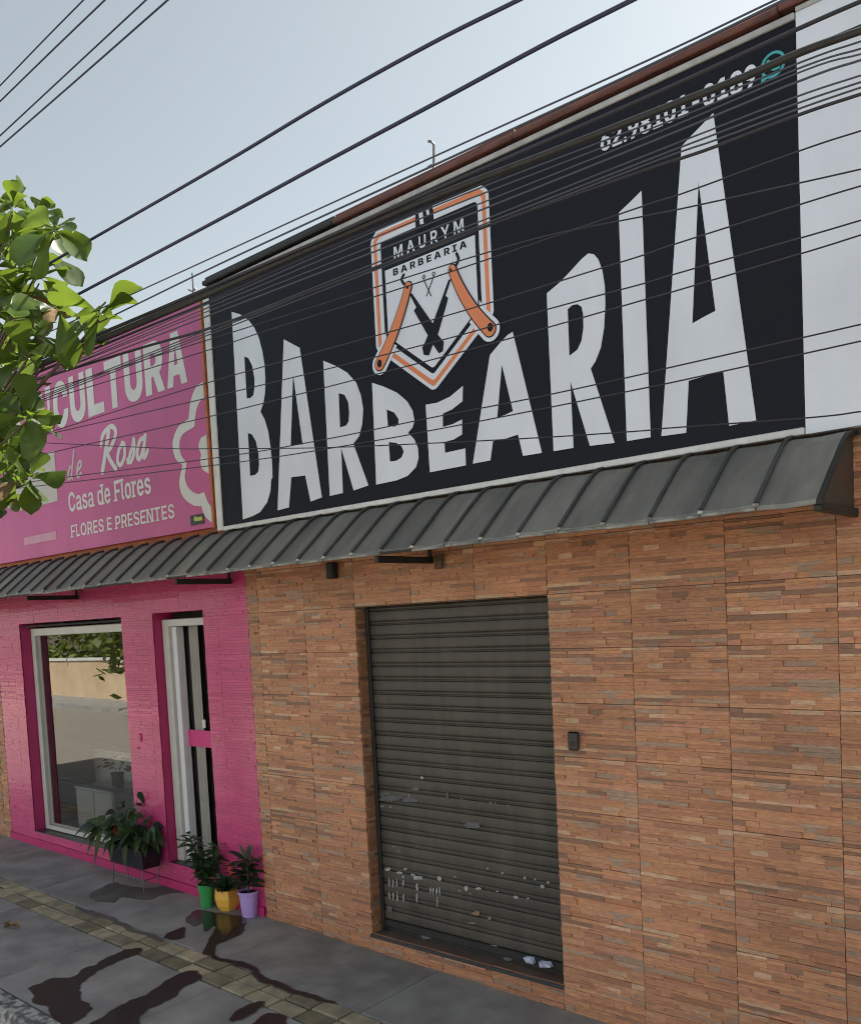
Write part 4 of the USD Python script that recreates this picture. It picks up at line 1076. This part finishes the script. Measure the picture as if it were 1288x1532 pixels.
# black trough planter on a wire stand
tx0, tx1, ty0, ty1 = -5.40, -4.80, -.25, -.04
zt = gz(-5.1, -.2)
tr = Thing('trough_planter', 'black trough planter with trailing plants on thin metal legs below the window', 'planter', ((tx0 + tx1) / 2, ty0 + .1, zt))
z0, z1 = .245, .42
def trough(x0, x1, y0, y1, za, zb, b):
    v = [(x0 + b, y0 + b, za), (x1 - b, y0 + b, za), (x1 - b, y1 - b, za), (x0 + b, y1 - b, za), (x0, y0, zb), (x1, y0, zb), (x1, y1, zb), (x0, y1, zb)]
    return MB().add(v, [(3, 2, 1, 0), (0, 1, 5, 4), (1, 2, 6, 5), (2, 3, 7, 6), (3, 0, 4, 7)])
tr.part('trough', trough(tx0, tx1, ty0, ty1, z0, z1, .02), M['black_plastic'])
tr.part('rim', MB().box(tx0 - .008, tx1 + .008, ty0 - .01, ty0 + .004, z1 - .015, z1 + .003).box(tx0 - .008, tx1 + .008, ty1 - .004, ty1 + .01, z1 - .015, z1 + .003).box(tx1 - .006, tx1 + .009, ty0 + .0045, ty1 - .0045, z1 - .015, z1 + .003).box(tx0 - .009, tx0 + .006, ty0 + .0045, ty1 - .0045, z1 - .015, z1 + .003), M['black_plastic'])
tr.part('soil', MB().box(tx0 + .008, tx1 - .01, ty0 + .006, ty1 - .006, z1 - .04, z1 - .016), M['soil'])
for a in (tx0 + .04, tx1 - .04):
    for b in (ty0 + .03, ty1 - .03):
        tr.part('leg', MB().tube([(a, b, z0 + .01), (a + .004, b - .01, gz(a, b))], .006, 6), M['steel'])
tr.part('brace', MB().tube([(tx0 + .04, ty0 + .03, zt + .10), (tx1 - .04, ty0 + .03, zt + .10)], .005, 6).tube([(tx1 - .04, ty0 + .03, zt + .10), (tx1 - .04, ty1 - .03, zt + .10)], .005, 6), M['steel'])
for (fx, hgt, spread, n_, L, W, shp, m, lean) in ((.08, .20, .26, 22, .22, .10, 'heart', 'plant_leaf', -.7), (.36, .36, .12, 34, .17, .085, 'heart', 'plant_leaf', .0), (.8, .22, .15, 34, .15, .09, 'heart', 'plant_leaf', .05), (.5, .5, .07, 14, .13, .065, 'heart', 'plant_leaf_dark', .1)):
    bx = tx0 + (tx1 - tx0) * fx
    for k in range(n_):
        th = pr.uniform(0, 6.28)
        e = np.array([bx + lean * spread * pr.uniform(.2, 1) + spread * .6 * math.cos(th), ty0 + .09 + .1 * math.sin(th), z1 + hgt * pr.uniform(.15, 1)])
        v, f = leaf_mesh(e, (math.cos(th) + lean * .6, math.sin(th) * .7 - .4, pr.uniform(-.7, .5)), (pr.uniform(-.4, .4), -.7, .8), L * pr.uniform(.7, 1.1), W * pr.uniform(.7, 1.1), .4, .25, shp)
        tr.part('leaf', MB().add(v, f), M[m if k % 4 else 'plant_leaf_dark'], smooth=True)
        if k % 3 == 0:
            tr.part('stem', MB().tube([(bx, ty0 + .09, z1 - .02), ((bx + e[0]) / 2, (ty0 + .09 + e[1]) / 2, (z1 + e[2]) / 2 + .04), e], .003, 4), M['plant_leaf_dark'])
# drooping leaves at the left end and one over the front
for (ox, oz, dx, dz, L, W) in ((-.16, .13, -.55, -.9, .3, .085), (-.1, .12, -.2, -1, .32, .09), (-.2, .16, -1, -.25, .26, .08), (.33, .04, .05, -1, .2, .08), (.1, .02, -.1, -1, .17, .07), (-.05, .2, -.9, .1, .24, .075)):
    v, f = leaf_mesh(np.array([tx0 + ox + .06, ty0 - .02, z1 + oz]), (dx, -.2, dz), (0, -1, .3), L, W, .1, .25, 'heart')
    tr.part('leaf', MB().add(v, f), M['plant_leaf'], smooth=True)
for dx, dz in ((.30, .18), (.33, .2), (.29, .21), (.34, .16)):
    v, f = leaf_mesh(np.array([tx0 + dx + .08, ty0 - .10, z1 + dz]), (pr.uniform(-1, 1), -.6, .4), (0, -1, .3), .05, .035, .2, .2, 'obovate')
    tr.part('flower', MB().add(v, f), M['red_petal'], smooth=True)

# dry leaf on the pavement
g = G(16, 1389)
dl = Thing('dry_leaf', 'curled brown dry leaf on the pavement at the left edge', 'dry leaf', (g[0], g[1], gz(g[0], g[1])))
for k, (dx, dy, L, W) in enumerate(((1, .25, .13, .05), (-1, .1, .12, .055), (.5, -.6, .08, .04))):
    v, f = leaf_mesh(np.array([g[0] - .01, g[1], gz(g[0], g[1]) + .018]), (dx, dy, .12), (0, -.3, 1), L, W, .12, .7, 'lance')
    dl.part('blade', MB().add(v, f), M['dry_leaf'], smooth=True)

# ------------------------------------------------------------------ inside the flower shop
cab = Thing('display_cabinet', 'tall white cabinet at the back of the shop window', 'cabinet', (-6.5, .9, RZ0))
for i in range(4):
    a = -7.34 + i * .43
    cab.part('door', MB().cbox(a + .004, a + .426, .72, .74, RZ0 + .05, 1.03, .004), M['cabinet'])
cab.part('body', MB().box(-7.34, -5.62, .741, 1.15, RZ0 + .003, 1.04), M['cabinet'])
cab.part('top', MB().cbox(-7.37, -5.59, .70, 1.17, 1.041, 1.065, .004), M['cabinet'])
lowc = Thing('low_counter', 'low white box counter right behind the window glass', 'counter', (-6.55, .5, RZ0))
lowc.part('body', MB().box(-6.93, -6.17, .28, .66, RZ0 + .003, .72), M['cabinet'])
lowc.part('top', MB().cbox(-6.95, -6.15, .26, .68, .721, .742, .004), M['cabinet'])
lowc.part('door', MB().cbox(-6.92, -6.56, .265, .2795, RZ0 + .04, .71, .003), M['cabinet'])
lowc.part('door', MB().cbox(-6.54, -6.18, .265, .2795, RZ0 + .04, .71, .003), M['cabinet'])
vs = Thing('flower_vase', 'dark vase of red and yellow flowers on the low counter', 'vase', (-6.34, .44, .743))
vc = np.array([-6.34, .44, .743])
vs.part('vase', lathe([(.05, 0), (.065, .05), (.06, .12), (.07, .16), (.06, .155)], 16, vc), M['dark_steel'], smooth=30)
for k in range(26):
    th = pr.uniform(0, 6.28); rr_ = pr.uniform(.02, .12)
    v, f = leaf_mesh(vc + np.array([rr_ * math.cos(th), rr_ * math.sin(th), pr.uniform(.17, .30)]), (math.cos(th), math.sin(th), pr.uniform(-.2, .8)), (0, -.5, 1), .09, .05, .3, .2, 'obovate')
    vs.part('petal' if k % 3 else 'leaf', MB().add(v, f), M[('red_petal', 'yellow_petal')[k % 4 == 1]] if k % 3 else M['plant_leaf'], smooth=True)
shf = Thing('shop_shelf', 'dark shelf of pots seen through the shop door', 'shelf', (-4.9, 2.2, RZ0))
for z in (.55, 1.0, 1.5, 2.05):
    shf.part('board', MB().cbox(-6.4, -4.7, 2.0, 2.35, z, z + .03, .004), M['dark_steel'])
for x in (-6.38, -5.5, -4.72):
    shf.part('upright', MB().box(x, x + .03, 2.36, 2.39, RZ0 + .002, 2.4), M['dark_steel'])
for i in range(16):
    z = (.58, 1.03, 1.53, 2.08)[i % 4]; x = -6.3 + i * .1
    c = np.array([x, 2.15, z + .001])
    h = pr.uniform(.12, .22)
    vt = Thing('shelf_pot', ('black', 'white', 'brown', 'lilac')[i % 4] + ' plant pot, number ' + 'one two three four five six'.split()[i // 4] + ' from the left on the ' + ('lowest', 'second', 'third', 'top')[i % 4] + ' shelf board inside the shop', 'pot', c, group='pots on the shelf inside the flower shop')
    vt.part('pot', lathe([(.045, 0), (.06, h * .6), (.066, h), (.056, h - .01)], 12, c), [M['black_plastic'], M['cabinet'], M['bark'], M['lilac_pot']][i % 4], smooth=30)
    for k in range(5):
        th = 2 * math.pi * k / 5
        v, f = leaf_mesh(c + np.array([0, 0, h - .01]), (math.cos(th), math.sin(th), 1.2), (0, -.5, 1), .16, .05, .3, .2, 'lance')
        vt.part('leaf', MB().add(v, f), M['plant_leaf_dark'], smooth=True)
hp = Thing('hanging_plant', 'plant hanging from the ceiling behind the shop door', 'hanging plant', (-4.85, 1.0, 2.0))
hp.part('cord', MB().tube([(-4.85, 1.0, RZ1 - .001), (-4.85, 1.0, 2.28)], .004, 5), M['dark_steel'])
hp.part('pot', lathe([(.06, 2.12), (.09, 2.2), (.095, 2.27), (.08, 2.26)], 14, (-4.85, 1.0, 0)), M['black_plastic'], smooth=30)
for k in range(22):
    th = 2 * math.pi * k / 22
    v, f = leaf_mesh(np.array([-4.85 + .06 * math.cos(th), 1.0 + .06 * math.sin(th), 2.26]), (math.cos(th), math.sin(th), .3), (0, 0, 1), pr.uniform(.3, .5), .03, .9, .2, 'blade')
    hp.part('leaf', MB().add(v, f), M['plant_leaf'], smooth=True)

# ------------------------------------------------------------------ the other side of the street (seen mirrored in the shop window)
fk = strip(-120, 120, -9.7, -8.3, -.06)
fk.add([(-120, -8.3, GA - GB * 120 - .3), (120, -8.3, GA + GB * 120 - .3), (120, -8.3, GA + GB * 120 - .06), (-120, -8.3, GA - GB * 120 - .06)], [(0, 1, 2, 3)])
structure('far_sidewalk', fk, M['concrete_worn'])
ow = Thing('garden_wall', 'beige rendered wall across the street', 'wall', (-35, -9.8, gz(-35, 0)))
for i in range(18):
    xa = -78 + i * 5
    zb = GA + GB * (xa + 2.5)
    ow.part('wall_bay', MB().box(xa, xa + 4.99, -9.95, -9.7, zb - .3, zb + 1.12), M['beige_wall'])
    ow.part('coping', MB().box(xa, xa + 4.99, -10.0, -9.65, zb + 1.122, zb + 1.2), M['white_frame'])
orr = random.Random(77)
def far_tree(x, y, h, r, label, nleaf=1500, low=.12):
    t = Thing('garden_tree', label, 'tree', (x, y, GA + GB * x))
    zb = GA + GB * x
    t.part('trunk', MB().tube([(x, y, zb - .1), (x + .1, y, zb + h * .3), (x - .05, y, zb + h * .6)], [.18, .14, .06], 8), M['bark'])
    mb = MB()
    blobs = [(orr.gauss(0, r * .55), orr.gauss(0, r * .45), zb + h * orr.uniform(low, 1)) for _ in range(16)]
    for _ in range(nleaf):
        b = orr.choice(blobs)
        p = np.array([x + b[0] + orr.gauss(0, r * .2), y + b[1] + orr.gauss(0, r * .2), b[2] + orr.gauss(0, r * .17)])
        d = np.array([orr.gauss(0, 1), orr.gauss(0, 1), orr.gauss(0, .5)])
        q = np.array([orr.gauss(0, 1), orr.gauss(0, 1), 1.5])
        d /= np.linalg.norm(d); s = np.cross(d, q); s /= np.linalg.norm(s)
        L = orr.uniform(.25, .5)
        mb.add([p, p + d * L * .5 + s * L * .28, p + d * L, p + d * L * .5 - s * L * .28], [(0, 1, 2, 3)])
    t.part('crown', mb, M['bush'])
far_tree(-30, -11.9, 3.2, 1.9, 'rounded green tree behind the beige wall, nearest one')
far_tree(-36, -12.1, 3.6, 2.2, 'taller green tree behind the beige wall, second one')
far_tree(-43, -12.0, 3.4, 2.2, 'green tree behind the beige wall, farthest one')
far_tree(-25, -11.8, 3.2, 1.9, 'small green tree behind the beige wall near the camera side')
far_tree(-50, -12.3, 3.8, 2.4, 'wide green tree behind the beige wall beyond the third one')
far_tree(-58, -12.3, 4.0, 2.6, 'dense green tree at the far end of the beige wall')
far_tree(-20, -11.8, 3.0, 1.8, 'low spreading tree behind the near end of the beige wall')
far_tree(-18.8, -8.9, 3.4, 1.5, 'street tree with hanging boughs in front of the beige wall', 900, .3)
